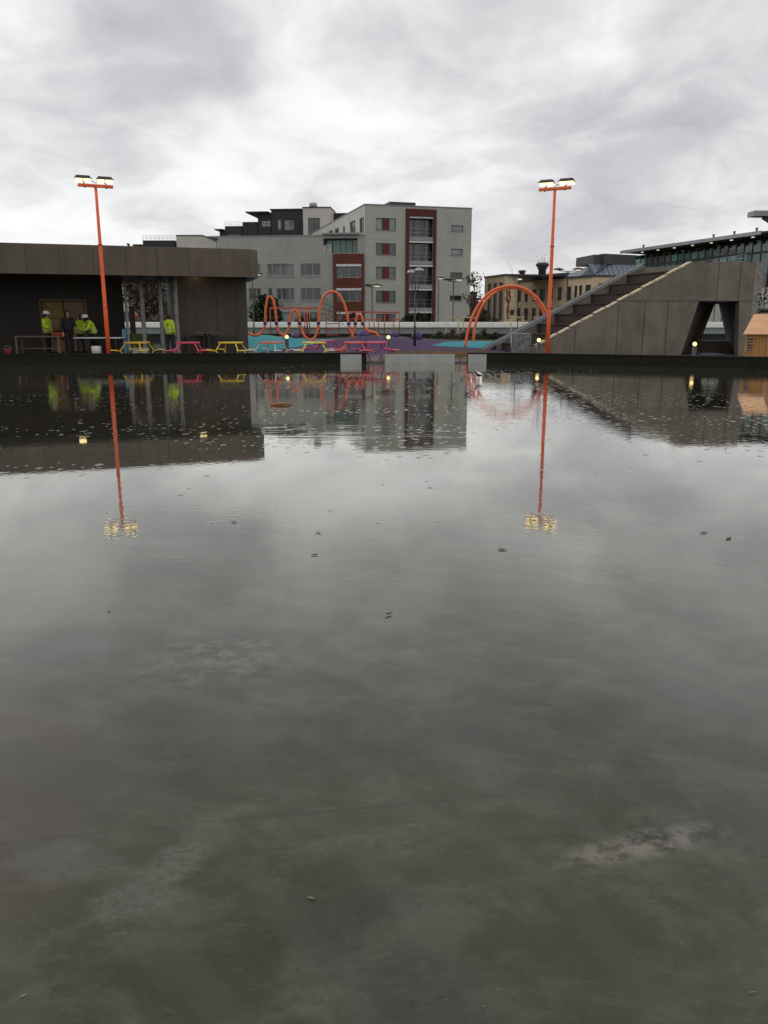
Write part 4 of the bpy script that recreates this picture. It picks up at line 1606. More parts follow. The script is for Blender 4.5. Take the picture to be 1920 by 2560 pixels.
# ------------------------------------------------------------------ floodlight masts
def floodlight(px_base, Y, ang, label):
    p = at(px_base, 884, Y)
    e = empty('floodlight_mast', (p.x, Y, .06), label, 'floodlight', 'orange floodlight masts beside the rink')
    b = MB()
    zt = 6.72
    b.tube([(p.x, Y, .06), (p.x, Y, 2.2), (p.x, Y, 2.21), (p.x, Y, 4.6), (p.x, Y, 4.61), (p.x, Y, zt)],
           [.088, .082, .078, .068, .064, .054], 14)
    b.build('pole', M['orange'], e)
    b = MB()
    b.box((p.x, Y, .075), (.36, .36, .03))
    for q in range(4):
        b.bar((p.x, Y, .09), (p.x + .15 * math.cos(q * PI / 2), Y + .15 * math.sin(q * PI / 2), .09), .015, .1)
    b.build('base_plate', M['galv'], e)
    for z_ in (1.0, 2.2, 4.6):
        b = MB()
        b.lathe((p.x, Y, z_), [(.088, -.02), (.088, .02)], 14)
        b.build('collar', M['redframe'], e)
    u = Vector((math.cos(ang), math.sin(ang), 0))
    nv = Vector((-math.sin(ang), math.cos(ang), 0))
    c = Vector((p.x, Y, zt + .05))
    b = MB()
    b.box(c, (1.30, .12, .11), ang=ang)
    b.build('crossbar', M['orange'], e, bevel=.012)
    for s in (-1, 1):
        hc = c + u * (s * .40) + Vector((0, 0, .24)) + u * (-.05 if ang > 0 else .07)
        m = Matrix.Rotation(ang, 3, 'Z') @ Matrix.Rotation(R(-6), 3, 'X')
        def tr(q):
            return hc + m @ Vector(q)
        b = MB()   # housing: a shallow tapered tray, lens facing the rink and down
        b.hexa([tr(q) for q in ((-.30, -.18, -.03), (.30, -.18, -.03), (.30, .18, -.03), (-.30, .18, -.03),
                                (-.25, -.13, .10), (.25, -.13, .10), (.25, .15, .10), (-.25, .15, .10))])
        hd = b.build('lamp_head', M['darkgrey'], e, bevel=.015)
        b = MB()
        b.hexa([tr(q) for q in ((-.32, -.215, -.035), (.32, -.215, -.035), (.32, -.185, -.035), (-.32, -.185, -.035),
                                (-.32, -.215, .0), (.32, -.215, .0), (.32, -.185, .0), (-.32, -.185, .0))])
        b.build('visor', M['black'], hd)
        for q in (-1, 1):
            b = MB()
            b.hexa([tr(v) for v in ((q * .15 - .12, -.12, -.098), (q * .15 + .12, -.12, -.098), (q * .15 + .12, .12, -.098), (q * .15 - .12, .12, -.098),
                                    (q * .15 - .13, -.175, -.036), (q * .15 + .13, -.175, -.036), (q * .15 + .13, .17, -.036), (q * .15 - .13, .17, -.036))])
            b.build('lens', M['lampglow'], hd)
        b = MB()
        b.tube([c + u * (s * .40) + Vector((0, 0, .05)), hc + m @ Vector((0, .05, 0))], .025, 8)
        b.bar(c + u * (s * .40) + Vector((0, 0, -.085)), c + u * (s * .40) + Vector((0, 0, -.05)), .05)
        b.build('bracket', M['darkgrey'], e)
    b = MB()
    b.tube([c + u * -.3 + Vector((0, 0, .2)), c + u * -.1 + Vector((0, 0, .16)), c + Vector((0, 0, .1)), c + u * .12 + Vector((0, 0, .15)), c + u * .3 + Vector((0, 0, .18))], .012, 6)
    b.build('cable', M['black'], e)
    return e


floodlight(272, 33.1, R(24), 'tall orange floodlight mast with two lit lamps in front of the pavilion')
floodlight(1368, 33.8, R(-27), 'tall orange floodlight mast with two lit lamps in front of the concrete stand')

# flat canopy end of a far building, its support stands outside the frame
CY = 120
p = at(2120, 540, CY)
e = empty('roof_canopy', (p.x, CY, -.6), 'pale grey flat canopy end reaching in high at the right edge above the glass building', 'canopy')
b = MB()
a_, c_ = at(1878, 535, CY), at(2130, 536, CY)
b.hexa([(a_.x, CY - 1, a_.z - .35), (c_.x, CY - 1, c_.z - .45), (c_.x, CY + 1.2, c_.z - .45), (a_.x, CY + 1.2, a_.z - .35),
        (a_.x, CY - 1, a_.z + .35), (c_.x, CY - 1, c_.z + .35), (c_.x, CY + 1.2, c_.z + .35), (a_.x, CY + 1.2, a_.z + .35)])
b.build('slab', M['frame'], e)
b = MB()
b.bar(at(1908, 543, CY), at(1975, 585, CY), .5)
b.build('strut', M['darkgrey'], e)
b = MB()
b.bar((p.x, CY, -.6), (p.x, CY, p.z - .5), 1.6)
b.bar(at(1975, 585, CY), at(2120, 590, CY), .5)
b.build('support', M['darkgrey'], e)

# ------------------------------------------------------------------ street lamps
def street_lamp(px, ytop, Y, arms, label, zbase=.06, r=.05, dome=False):
    p = at(px, ytop, Y)
    e = empty('street_lamp', (p.x, Y, zbase), label, 'street lamp', 'dark street lamps round the playground')
    b = MB()
    b.tube([(p.x, Y, zbase), (p.x, Y, zbase + 1.0), (p.x, Y, zbase + 1.02), (p.x, Y, p.z)], [r * 1.7, r * 1.6, r, r * .8], 10)
    b.build('pole', M['black'], e)
    for (dx, lit, dz) in arms:
        c = Vector((p.x + dx, Y, p.z + .12 + dz))
        if dome:
            b = MB()
            b.lathe(c, [(.24, -.05), (.235, .02), (.19, .085), (.10, .125), (.02, .14)], 16)
            h = b.build('lamp_head', M['galv'], e)
            b = MB()
            b.tube([(p.x, Y, p.z - .45), (p.x + dx * .8, Y, p.z - .35), (p.x + dx, Y, p.z + .05)], .022, 6)
            b.build('arm', M['black'], e)
        else:
            b = MB()
            b.lathe(c, [(.30, -.02), (.45, .02), (.40, .07), (.12, .14)], 16, sy=.7)
            h = b.build('lamp_head', M['black'], e)
            b = MB()
            b.bar((p.x, Y, p.z), (p.x + dx, Y, p.z + .06 + dz), .06)
            b.build('arm', M['black'], e)
        if lit:
            b = MB()
            b.lathe(c + Vector((0, 0, -.05)), [(.12, -.03), (.26, .0), (.26, .028)], 14, sy=.7)
            b.build('lens', M['warmglow'], h)


street_lamp(930, 718, 62, [(-.35, False, 0), (.35, True, 0)], 'black twin headed lamp in front of the red framed windows')
street_lamp(1038, 706, 42.2, [(-.19, False, .36), (.20, False, .46)], 'black lamp with two pale domes standing in the purple mound', zbase=.4, r=.04, dome=True)
street_lamp(1134, 704, 64, [(-.42, False, 0), (.42, True, .04)], 'black twin headed lamp before the blank right side of the grey building')
street_lamp(1097, 700, 84, [(.18, True, .05)], 'thin single headed lamp beside the right leg of the red balcony frame', r=.05)
street_lamp(1420, 679, 66, [(-.75, False, .02), (.78, True, .04)], 'black twin headed lamp rising behind the steel coping of the stand', r=.06)
street_lamp(630, 690, 56, [(.3, True, 0)], 'black lamp post half hidden behind the end of the pavilion roof')


# ------------------------------------------------------------------ bollard lights
def bollard(px, py, Y, label, zb=None):
    p = at(px, py, Y)
    zb = .06 if zb is None else zb
    e = empty('bollard_light', (p.x, Y, zb), label, 'bollard light', 'low bollard lights with glowing globes')
    b = MB()
    b.lathe((p.x, Y, zb), [(.11, 0), (.11, .03), (.09, .035), (.085, p.z - zb - .10)], 12)
    b.build('post', M['darkgrey'], e)
    b = MB()
    b.ball(p, .082, 14, 10)
    b.build('globe', M['globeglow'], e)


bollard(717, 842, 38.0, 'glowing bollard light between the orange topped and yellow topped picnic tables')
bollard(971, 843, 38.0, 'glowing bollard light right of the pink picnic table before the purple mound')
bollard(1347, 850, 36.6, 'glowing bollard light beside the orange mast at the foot of the stand')
bollard(1737, 860, 33.0, 'glowing bollard light in front of the tapered tunnel')


# ------------------------------------------------------------------ picnic tables
def picnic_table(px, Y, rot, top, frame, seat, label, size=1.0):
    p = at(px, 857, Y)
    e = empty('picnic_table', (p.x, Y, .06), label, 'picnic table', 'coloured steel picnic tables along the rink')
    o = Vector((p.x, Y, .06))
    b = MB()
    pts = [(o.x + .54 * math.cos(2 * PI * k / 8 + rot), o.y + .54 * math.sin(2 * PI * k / 8 + rot)) for k in range(8)]
    b.prism(pts, .06 + .70, .06 + .755)
    b.build('tabletop', M[top], e, bevel=.012)
    for k in range(4):
        a = rot + k * PI / 2 + .3
        d = Vector((math.cos(a), math.sin(a), 0))
        b = MB()
        b.tube([o + d * .46 + Vector((0, 0, .71)), o + d * .53 + Vector((0, 0, .62)), o + d * .68 + Vector((0, 0, .42)),
                o + d * .74 + Vector((0, 0, .385)), o + d * .95 + Vector((0, 0, .385))], .026, 8)
        b.tube([o + d * .70 + Vector((0, 0, .40)), o + d * .42 + Vector((0, 0, 0))], .024, 8)
        b.build('leg', M[frame], e)
        b = MB()
        b.lathe(o + d * .98 + Vector((0, 0, .40)), [(.16, 0), (.185, .012), (.185, .035), (.16, .045)], 16)
        b.build('seat', M[seat], e)
    return e


picnic_table(342, 34.6, .2, 't_amber', 't_amber', 't_yellow', 'amber yellow picnic table beside the orange mast, before the open bay')
picnic_table(470, 34.6, .55, 't_pink', 't_pink', 't_pink', 'pink picnic table in front of the pavilion wall')
picnic_table(577, 34.7, .3, 't_yellow', 't_yellow', 't_yellow', 'lemon yellow picnic table under the right end of the pavilion roof')
picnic_table(678, 34.7, .1, 't_redorange', 't_grey', 't_grey', 'orange topped picnic table with grey frame and pale seats')
picnic_table(785, 34.6, .6, 't_yellow', 't_yellow', 't_grey', 'yellow topped picnic table with pale seats between orange and red tables')
picnic_table(812, 37.2, .2, 't_magenta', 't_magenta', 't_pink', 'magenta picnic table standing behind the yellow topped one')
picnic_table(889, 34.7, .35, 't_redorange', 't_redorange', 't_redorange', 'red orange picnic table all in one colour left of the kerb gap')
picnic_table(938, 34.9, .75, 't_pink', 't_magenta', 't_pink', 'pink picnic table with magenta legs standing in the kerb gap')


# ------------------------------------------------------------------ play equipment
def spline(pts, n=8):
    """Catmull-Rom through points"""
    P_ = [Vector(p) for p in pts]
    P_ = [P_[0] * 2 - P_[1]] + P_ + [P_[-1] * 2 - P_[-2]]
    out = []
    for i in range(1, len(P_) - 2):
        for k in range(n):
            t = k / n
            a, b_, c_, d = P_[i - 1:i + 3]
            out.append(.5 * ((2 * b_) + (c_ - a) * t + (2 * a - 5 * b_ + 4 * c_ - d) * t * t + (3 * b_ - a - 3 * c_ + d) * t ** 3))
    out.append(P_[-2])
    return out


YT = 46.0
wp = [(612, 826), (622, 834), (640, 838.5), (656, 830), (663, 807), (664, 775), (669, 747), (675, 741.5), (682, 749), (688, 775), (691.5, 807), (697, 829), (709, 838),
      (719, 829), (724, 806), (729, 783), (737, 775), (745, 784), (750, 806), (756, 832), (768, 847), (776, 849.5), (785, 846), (793, 830), (796, 806), (801, 765), (813, 737),
      (831, 729), (847, 737), (862, 765), (871, 808), (876, 827), (881.5, 831.5), (886, 826), (889, 808), (893, 790), (898, 787), (904, 791), (908, 808), (914, 822), (925, 829.5), (935, 831), (943, 836), (948, 845)]
wt_ = empty('climbing_tube', (-3.5, YT, .6), 'looping orange climbing tube with purple joints left of the playground', 'climbing tube')
b = MB()
b.tube(spline([at(x, y, YT) for x, y in wp], 6), .070, 12)
b.build('tube', M['orange_tube'], wt_)
for px, py in ((663, 808), (691, 808), (723, 808), (749, 808), (796, 808), (872, 809), (888, 808.5), (907, 809)):
    b = MB()
    b.ball(at(px, py, YT), .115, 12, 8)
    b.build('joint', M['purple'], wt_)
b = MB()
for px, py in ((708, 838), (776, 849), (881, 831)):
    p = at(px, py, YT)
    b.tube([p, (p.x, YT, ground_z(p.x, YT) - .05)], .075, 10)
b.build('foot', M['orange_tube'], wt_)

ar = empty('arch_climber', (6.5, 44.5, .5), 'wide orange double arch climber left of the concrete stand', 'climbing arch')
a1 = [(1163, 866), (1169, 832), (1181, 792), (1201, 756), (1230, 728), (1268, 715.5), (1306, 720), (1340, 743), (1364, 779), (1378, 820), (1384, 862)]
a2 = [(1183, 862), (1186, 826), (1194, 790), (1211, 757), (1236, 732), (1268, 720), (1300, 722), (1330, 740), (1354, 772), (1368, 812), (1373, 858)]
for pts, Y in ((a1, 43.6), (a2, 46.6)):
    b = MB()
    b.tube(spline([at(x, y, Y) for x, y in pts], 6), .075, 12)
    b.build('arch', M['orange_tube'], ar)
b = MB()
for x, y in ((1250, 719), (1300, 718.5), (1345, 749)):
    q = at(x, y, 43.6)
    b.tube([q, (q.x + .35, 46.6, q.z + .05)], .03, 8)
b.build('rung', M['orange_tube'], ar)

cf = empty('jungle_gym', (-2.5, 51, .6), 'thin red climbing frame with ladder and ropes behind the orange tube', 'climbing frame')
Yc = 51.0


def cbar(mb, pts, r=.024, Y=Yc):
    mb.tube([at(x, y, Y) for x, y in pts], r, 8)


def cpost(mb, px, ytop, Y=Yc, r=.028):
    p = at(px, ytop, Y)
    mb.tube([(p.x, Y, ground_z(p.x, Y) - .1), p], r, 8)


for px, yt in ((675, 769), (797, 769), (871, 779), (923, 797), (935, 797), (946, 797), (984, 797), (999, 780), (961, 780)):
    b = MB()
    cpost(b, px, yt)
    b.build('post', M['redframe'], cf)
b = MB()
cbar(b, [(675, 769), (797, 769.5)])
cbar(b, [(675, 771.5), (797, 771)], Y=52.3)
cbar(b, [(871, 779), (999, 780)])
cbar(b, [(871, 781.5), (999, 782)], Y=52.3)
cbar(b, [(847, 797.5), (947, 798)])
cbar(b, [(984, 798), (999, 798)])
cbar(b, [(815, 778), (848, 778)])
b.build('rail', M['redframe'], cf)
b = MB()
for px in (749, 773):
    cpost(b, px, 772, 50.2)
for px in (761, 768):
    cpost(b, px, 773, 50.8, .03)
cbar(b, [(749, 772), (773, 772)], Y=50.2)
b.build('ladder', M['redframe'], cf)
b = MB()
for px in (815, 847):
    cpost(b, px, 778, 50.4)
for y in (793, 809, 824, 838):
    cbar(b, [(815, y), (847, y)], .025, 50.4)
b.build('ladder', M['redframe'], cf)
b = MB()
for k in range(7):
    a = k / 6
    b.tube(spline([at(800 + 8 * k, 735 + 12 * k * .6, 48.5), at(808 + 7 * k, 770 + 4 * k, 49.5), at(804 + 9 * k, 800 + 2 * k, 50)], 4), .014, 5)
for k in range(5):
    b.tube(spline([at(803, 745 + 14 * k, 48.8), at(825, 752 + 12 * k, 49.3), at(852, 778 + 7 * k, 49.8)], 4), .014, 5)
b.build('rope_net', M['black'], cf)
for (x0, y0, x1, y1) in ((745, 812, 750, 836), (764, 790, 766, 832), (758, 815, 772, 833), (690, 815, 694, 835)):
    b = MB()
    b.tube([at(x0, y0, 50), at((x0 + x1) / 2 + 2, (y0 + y1) / 2, 50), at(x1, y1, 50)], .02, 5)
    b.build('rope', M['black'], cf)

for (px, py, Y, r, lab) in ((738, 842, 49, .27, 'purple ball half sunk in the ground behind the second loop of the orange tube'),
                            (908, 838.5, 48, .32, 'large purple ball behind the low end loop of the orange tube'),
                            (985, 838, 48.5, .25, 'smaller purple ball right of the orange tube, left of the dome lamp'),
                            (1042, 841, 48, .33, 'purple ball directly behind the dome lamp pole')):
    b = MB()
    p = at(px, py, Y)
    b.ball(p, r, 20, 12)
    tag(b.build('play_ball', M['purple'], loc=p), lab, 'play ball', 'purple balls on the playground')

# steel barrier sheet near the stand
e = empty('steel_barrier', (6.0, 38, .06), 'dull galvanised sheet barrier with a pale top rail left of the bollard light', 'barrier')
p0, p1 = at(1279, 834, 38), at(1324, 835, 38)
b = MB()
b.box(((p0.x + p1.x) / 2, 38, (p0.z + .12) / 2 + .03), (p1.x - p0.x, .03, p0.z - .12))
b.build('sheet', mat('dull_zinc_sheet', (.15, .16, .165), .45, .45, 5, metal=.3), e)
b = MB()
b.tube([(p0.x - .1, 38, p0.z), (p1.x, 38, p0.z - .01), (p1.x + .05, 38, p0.z - .06), (p1.x + .05, 38, .06)], .028, 8)
b.tube([(p0.x, 38, .13), (p1.x, 38, .10)], .025, 8)
b.tube([(p0.x, 38, p0.z), (p0.x, 38, .06)], .025, 8)
b.build('rail', M['galv'], e)
b = MB()
for z_ in (.12, .58):
    b.tube([(p1.x + .05, 38, z_), (p1.x + .85, 38.2, z_)], .022, 8)
b.tube([(p1.x + .85, 38.2, .06), (p1.x + .85, 38.2, .62)], .022, 8)
b.build('side_rail', M['darkgrey'], e)

# ------------------------------------------------------------------ wooden playhouse
hp = at(1916, 897, 31.6)
HA = R(-40)
eu = Vector((math.cos(HA), math.sin(HA), 0))
eg = Vector((-math.sin(HA), math.cos(HA), 0))
ph = empty('playhouse', (hp.x, 31.6, .06), 'small orange brown wooden playhouse with pale pitched roof at the right edge', 'playhouse')
O = Vector((hp.x, 31.6, .06)) - eu * .85      # left corner of the eave side
LW, DW_ = .85, 2.0
zE, zR = 1.20, 1.86


def hpnt(u, g_, z):
    return O + eu * u + eg * g_ + Vector((0, 0, z))


b = MB()
npk = 8
wx0, wx1, wz0, wz1 = .08, .32, .48, 1.0
for k in range(npk):
    a, c_ = LW * k / npk, LW * (k + 1) / npk - .006
    if a >= wx0 - .02 and c_ <= wx1 + .02:
        spans = [(.0, wz0), (wz1, zE)]
    else:
        spans = [(0, zE)]
    for (z0, z1) in spans:
        b.hexa([hpnt(a, 0, z0), hpnt(c_, 0, z0), hpnt(c_, .03, z0), hpnt(a, .03, z0), hpnt(a, 0, z1), hpnt(c_, 0, z1), hpnt(c_, .03, z1), hpnt(a, .03, z1)])
b.build('wall', M['wood'], ph)
for uu in (LW - .03, 0.0):
    b = MB()
    for k in range(12):
        a, c_ = DW_ * k / 12, DW_ * (k + 1) / 12 - .006
        def hz(g_):
            return zE + (zR - zE) * (1 - abs(g_ - DW_ / 2) / (DW_ / 2)) - .02
        b.hexa([hpnt(uu, a + .031, 0), hpnt(uu + .03, a + .031, 0), hpnt(uu + .03, c_, 0), hpnt(uu, c_, 0),
                hpnt(uu, a + .031, hz(a)), hpnt(uu + .03, a + .031, hz(a)), hpnt(uu + .03, c_, hz(c_)), hpnt(uu, c_, hz(c_))])
    b.build('gable_wall', M['wood'], ph)
b = MB()
ov = .06
sl = (zR - zE) / (DW_ / 2)
for (g0, g1) in ((-.14, DW_ / 2), (DW_ + .14, DW_ / 2)):
    za = zE - .14 * sl
    b.hexa([hpnt(-ov, g0, za), hpnt(LW + ov, g0, za), hpnt(LW + ov, g1, zR), hpnt(-ov, g1, zR),
            hpnt(-ov, g0, za + .035), hpnt(LW + ov, g0, za + .035), hpnt(LW + ov, g1, zR + .035), hpnt(-ov, g1, zR + .035)])
b.build('roof', M['roofwood'], ph)
b = MB()
for uu in (0.0, LW - .05):
    b.hexa([hpnt(uu, -.03, 0), hpnt(uu + .06, -.03, 0), hpnt(uu + .06, -.003, 0), hpnt(uu, -.003, 0), hpnt(uu, -.03, zE), hpnt(uu + .06, -.03, zE), hpnt(uu + .06, -.003, zE), hpnt(uu, -.003, zE)])
b.build('corner_board', mat('corner_board', (.36, .20, .09), .5, .2, 5), ph)
b = MB()
for (u0, u1, z0, z1) in ((wx0 - .03, wx0 + .02, wz0, wz1), (wx1 - .02, wx1 + .03, wz0, wz1), (wx0 - .03, wx1 + .03, wz0 - .04, wz0), (wx0 - .03, wx1 + .03, wz1, wz1 + .03)):
    b.hexa([hpnt(u0, -.02, z0), hpnt(u1, -.02, z0), hpnt(u1, .04, z0), hpnt(u0, .04, z0), hpnt(u0, -.02, z1), hpnt(u1, -.02, z1), hpnt(u1, .04, z1), hpnt(u0, .04, z1)])
wf = b.build('window', M['wood'], ph)
b = MB()
for zc in [wz0 + .06 + .11 * q for q in range(5)]:
    b.hexa([hpnt(wx0, .01, zc - .012), hpnt(wx1, .01, zc - .012), hpnt(wx1, .03, zc - .012), hpnt(wx0, .03, zc - .012),
            hpnt(wx0, .01, zc + .012), hpnt(wx1, .01, zc + .012), hpnt(wx1, .03, zc + .012), hpnt(wx0, .03, zc + .012)])
b.build('slat', M['galv'], wf)
b = MB()
b.hexa([hpnt(LW + .002, .7, .02), hpnt(LW + .03, .7, .02), hpnt(LW + .03, 1.25, .02), hpnt(LW + .002, 1.25, .02),
        hpnt(LW + .002, .7, 1.05), hpnt(LW + .03, .7, 1.05), hpnt(LW + .03, 1.25, 1.05), hpnt(LW + .002, 1.25, 1.05)])
b.build('door', M['darkwood'], ph)


# ------------------------------------------------------------------ vegetation
def leaf(mb, c, s, r):
    d = Vector((r.uniform(-1, 1), r.uniform(-1, 1), r.uniform(-.6, 1))).normalized()
    t = d.orthogonal().normalized()
    u = d.cross(t)
    a = r.uniform(0, 6.28)
    x = (t * math.cos(a) + u * math.sin(a)) * s
    y = (u * math.cos(a) - t * math.sin(a)) * s * .55
    mb.quad(c - x * .6, c - y, c + x, c + y)


def branches(mb, base, h, r0, rr, n=7, spread=.5, depth=2, tips=None):
    """tapered trunk with limbs; collects twig tips"""
    tips = tips if tips is not None else []
    pts = [Vector(base)]
    dirv = Vector((rr.uniform(-.05, .05), rr.uniform(-.05, .05), 1))
    for k in range(6):
        pts.append(pts[-1] + (dirv + Vector((rr.uniform(-.08, .08), rr.uniform(-.08, .08), 0))) * h / 6)
    mb.tube(pts, [r0 * (1 - k / 7) for k in range(7)], 8)

    def grow(p, d, L, rad, lev):
        q = [p]
        for k in range(4):
            d = (d + Vector((rr.uniform(-.25, .25), rr.uniform(-.25, .25), rr.uniform(-.05, .25)))).normalized()
            q.append(q[-1] + d * L / 4)
        mb.tube(q, [rad * (1 - k / 5) for k in range(5)], 5)
        tips.extend(q[2:])
        if lev > 0:
            for _ in range(3):
                i = rr.randint(1, 4)
                dd = (d + Vector((rr.uniform(-.9, .9), rr.uniform(-.9, .9), rr.uniform(-.2, .6)))).normalized()
                grow(q[i], dd, L * .6, rad * .55, lev - 1)
    for _ in range(n):
        f = rr.uniform(.3, .98)
        p = pts[0].lerp(pts[-1], f)
        i = int(f * 6)
        p = pts[i].lerp(pts[min(6, i + 1)], f * 6 - i)
        a = rr.uniform(0, 6.28)
        d = Vector((math.cos(a) * spread, math.sin(a) * spread, rr.uniform(.4, 1))).normalized()
        grow(p, d, h * rr.uniform(.22, .42) * (1.15 - f * .6), r0 * .4, depth)
    return tips


def tree(px, pyb, Y, h, r0, label, name='tree', leafmat=None, nleaf=0, ls=.12, jit=.25, n=9, spread=.6, seed=1, zb=None, group=None):
    rr = random.Random(seed)
    p = at(px, pyb, Y)
    z = zb if zb is not None else p.z
    e = empty(name, (p.x, Y, z), label, 'tree', group)
    b = MB()
    tips = branches(b, (p.x, Y, z), h, r0, rr, n, spread)
    b.build('trunk', M['bark'], e)
    if leafmat and nleaf:
        b = MB()
        for _ in range(nleaf):
            t = rr.choice(tips)
            leaf(b, t + Vector((rr.gauss(0, jit), rr.gauss(0, jit), rr.gauss(0, jit))), ls * rr.uniform(.6, 1.3), rr)
        b.build('crown', M[leafmat], e)
    return e


def bush(name, px0, px1, ytop, ybot, Y, lm, label, nleaf=900, ls=.12, seed=2, cat='bush', group=None, depth=.8, stems=7):
    """stems plus leaves in several overlapping clumps"""
    rr = random.Random(seed)
    a, c_ = at(px0, ybot, Y), at(px1, ybot, Y)
    zt = at((px0 + px1) / 2, ytop, Y).z
    zb = a.z
    cx, wd, hh = (a.x + c_.x) / 2, c_.x - a.x, zt - zb
    e = empty(name, (cx, Y, zb), label, cat, group)
    b = MB()
    clumps = []
    ncl = 10
    for k in range(ncl):
        x = cx + (rr.random() - .5) * wd * .74
        f = 1 - abs(x - cx) / (wd / 2) * .55
        z = zb + hh * rr.uniform(.25, .8) * f
        clumps.append((Vector((x, Y + rr.uniform(-depth, depth) * .6, z)), min(wd, hh) * rr.uniform(.16, .30)))
    clumps.append((Vector((cx + wd * .05, Y, zt - hh * .14)), hh * .16))
    for c, _ in clumps[:stems]:
        b.tube([(cx + (c.x - cx) * .3, Y, zb - .1), (cx + (c.x - cx) * .7, c.y, (zb + c.z) / 2), c], [.04, .03, .012], 5)
    b.build('stem', M['bark'], e)
    b = MB()
    for _ in range(nleaf):
        c, r_ = rr.choice(clumps)
        d = Vector((rr.gauss(0, 1), rr.gauss(0, 1), rr.gauss(0, 1))).normalized() * r_ * (rr.random() ** .45) * 1.25
        d.x *= 1.25
        q = c + d
        if q.z < zb - .05:
            q.z = zb + rr.uniform(0, .2)
        leaf(b, q, ls * rr.uniform(.6, 1.4), rr)
    b.build('crown', M[lm], e)
    return e


bush('evergreen_tree', 622, 706, 738, 812, 74, 'leaf_dark', 'dark rounded evergreen tree behind the first loop of the orange tube', 2600, .17, 3, 'tree', depth=1.6)
bush('hedge_bush', 998, 1084, 783, 812, 92, 'leaf_dark', 'dark clipped bush against the foot of the red balcony frame', 1500, .16, 5, depth=1.2)
bush('hedge_bush', 856, 906, 783, 812, 92, 'leaf_green', 'olive bush below the rust red bay, behind the ladder of the climbing frame', 900, .16, 6, depth=1.0)
bush('hedge_bush', 1148, 1256, 775, 812, 88, 'leaf_brown', 'wide brown green bush behind the left foot of the orange arch', 1600, .16, 7, depth=1.2)
bush('hedge_bush', 736, 800, 786, 812, 92, 'leaf_green', 'low olive bush behind the middle loop of the orange tube', 800, .15, 8, depth=1.0)
sg = 'brown shrubs in the bed below the parapet wall'
for k, (a, c_, yt, yb, lm, lab) in enumerate([
        (1074, 1118, 829, 855, 'leaf_green', 'low olive brown shrub at the left end of the planted bed'),
        (1110, 1150, 825, 855, 'leaf_brown', 'brown shrub under the timber stakes left of the arch'),
        (1146, 1192, 822, 856, 'leaf_brown', 'taller brown shrub just behind the left foot of the arch'),
        (1188, 1226, 824, 857, 'leaf_green', 'olive shrub inside the orange arch'),
        (1222, 1254, 832, 857, 'leaf_dark', 'dark low shrub at the right end of the planted bed')]):
    bush('shrub', a, c_, yt, yb, 52.5, lm, lab, 700, .075, 20 + k, 'shrub', sg, .6)
tree(1186, 840, 76, 5.1, .07, 'slender half bare tree with dark red leaves between the two buildings', leafmat='leaf_red', nleaf=330, ls=.14, jit=.16, n=8, spread=.55, seed=11, zb=-.2)
tree(1293, 835, 57, 4.5, .035, 'bare young tree with fine twigs inside the orange arch', n=11, spread=.5, seed=12, zb=.4)
tree(1357, 835, 57, 4.9, .035, 'bare young tree just left of the orange mast', n=11, spread=.45, seed=13, zb=.4)
tree(372, 880, 62, 4.6, .16, 'brown leaved tree seen through the open bay of the pavilion', leafmat='leaf_brown', nleaf=4600, ls=.24, jit=.55, n=14, spread=.9, seed=14, zb=0)
bush('evergreen_bush', 1882, 1945, 722, 880, 46, 'leaf_dark', 'dark evergreen bush behind the wooden playhouse', 1600, .10, 16, depth=.8)
for (px, Y, lab) in ((1131, 56, 'timber tree stakes with crossbar at the foot of the twin headed lamp'),
                     (1174, 56, 'timber tree stakes with crossbar just left of the arch foot'),
                     (1293, 56, 'timber tree stakes with crossbar round the bare tree inside the arch'),
                     (1352, 56, 'timber tree stakes with crossbar behind the right side of the arch')):
    c = at(px, 795, Y)
    e = empty('tree_stakes', (c.x, Y, .4), lab, 'tree stakes', 'timber tree stakes along the parapet')
    for s in (-1, 1):
        b = MB()
        b.tube([(c.x + s * .40, Y, .3), (c.x + s * .40, Y, c.z)], .045, 8)
        b.build('post', M['bench'], e)
    b = MB()
    b.box((c.x, Y, c.z + .045), (1.02, .12, .08))
    b.build('crossbar', M['bench'], e)
    b = MB()
    b.lathe((c.x, Y, .45), [(.26, 0), (.20, .35), (.06, .62)], 10)
    b.build('water_bag', M['black'], e)
# dry ornamental grass strip
rr = random.Random(31)
b = MB()
for _ in range(1500):
    x = rr.uniform(.3, 4.9)
    y = rr.uniform(37.4, 38.6)
    hgt = rr.uniform(.12, .42) * (1.3 if rr.random() < .12 else 1)
    dx, dy = rr.gauss(0, .09), rr.gauss(0, .06)
    b.quad((x - .012, y, .05), (x + .012, y, .05), (x + dx, y + dy, .05 + hgt))
tag(b.build('dry_grass', M['grass_dry'], loc=(2.6, 38, .05)), 'strip of dry yellow brown grass before the purple mound', 'grass', kind='stuff')


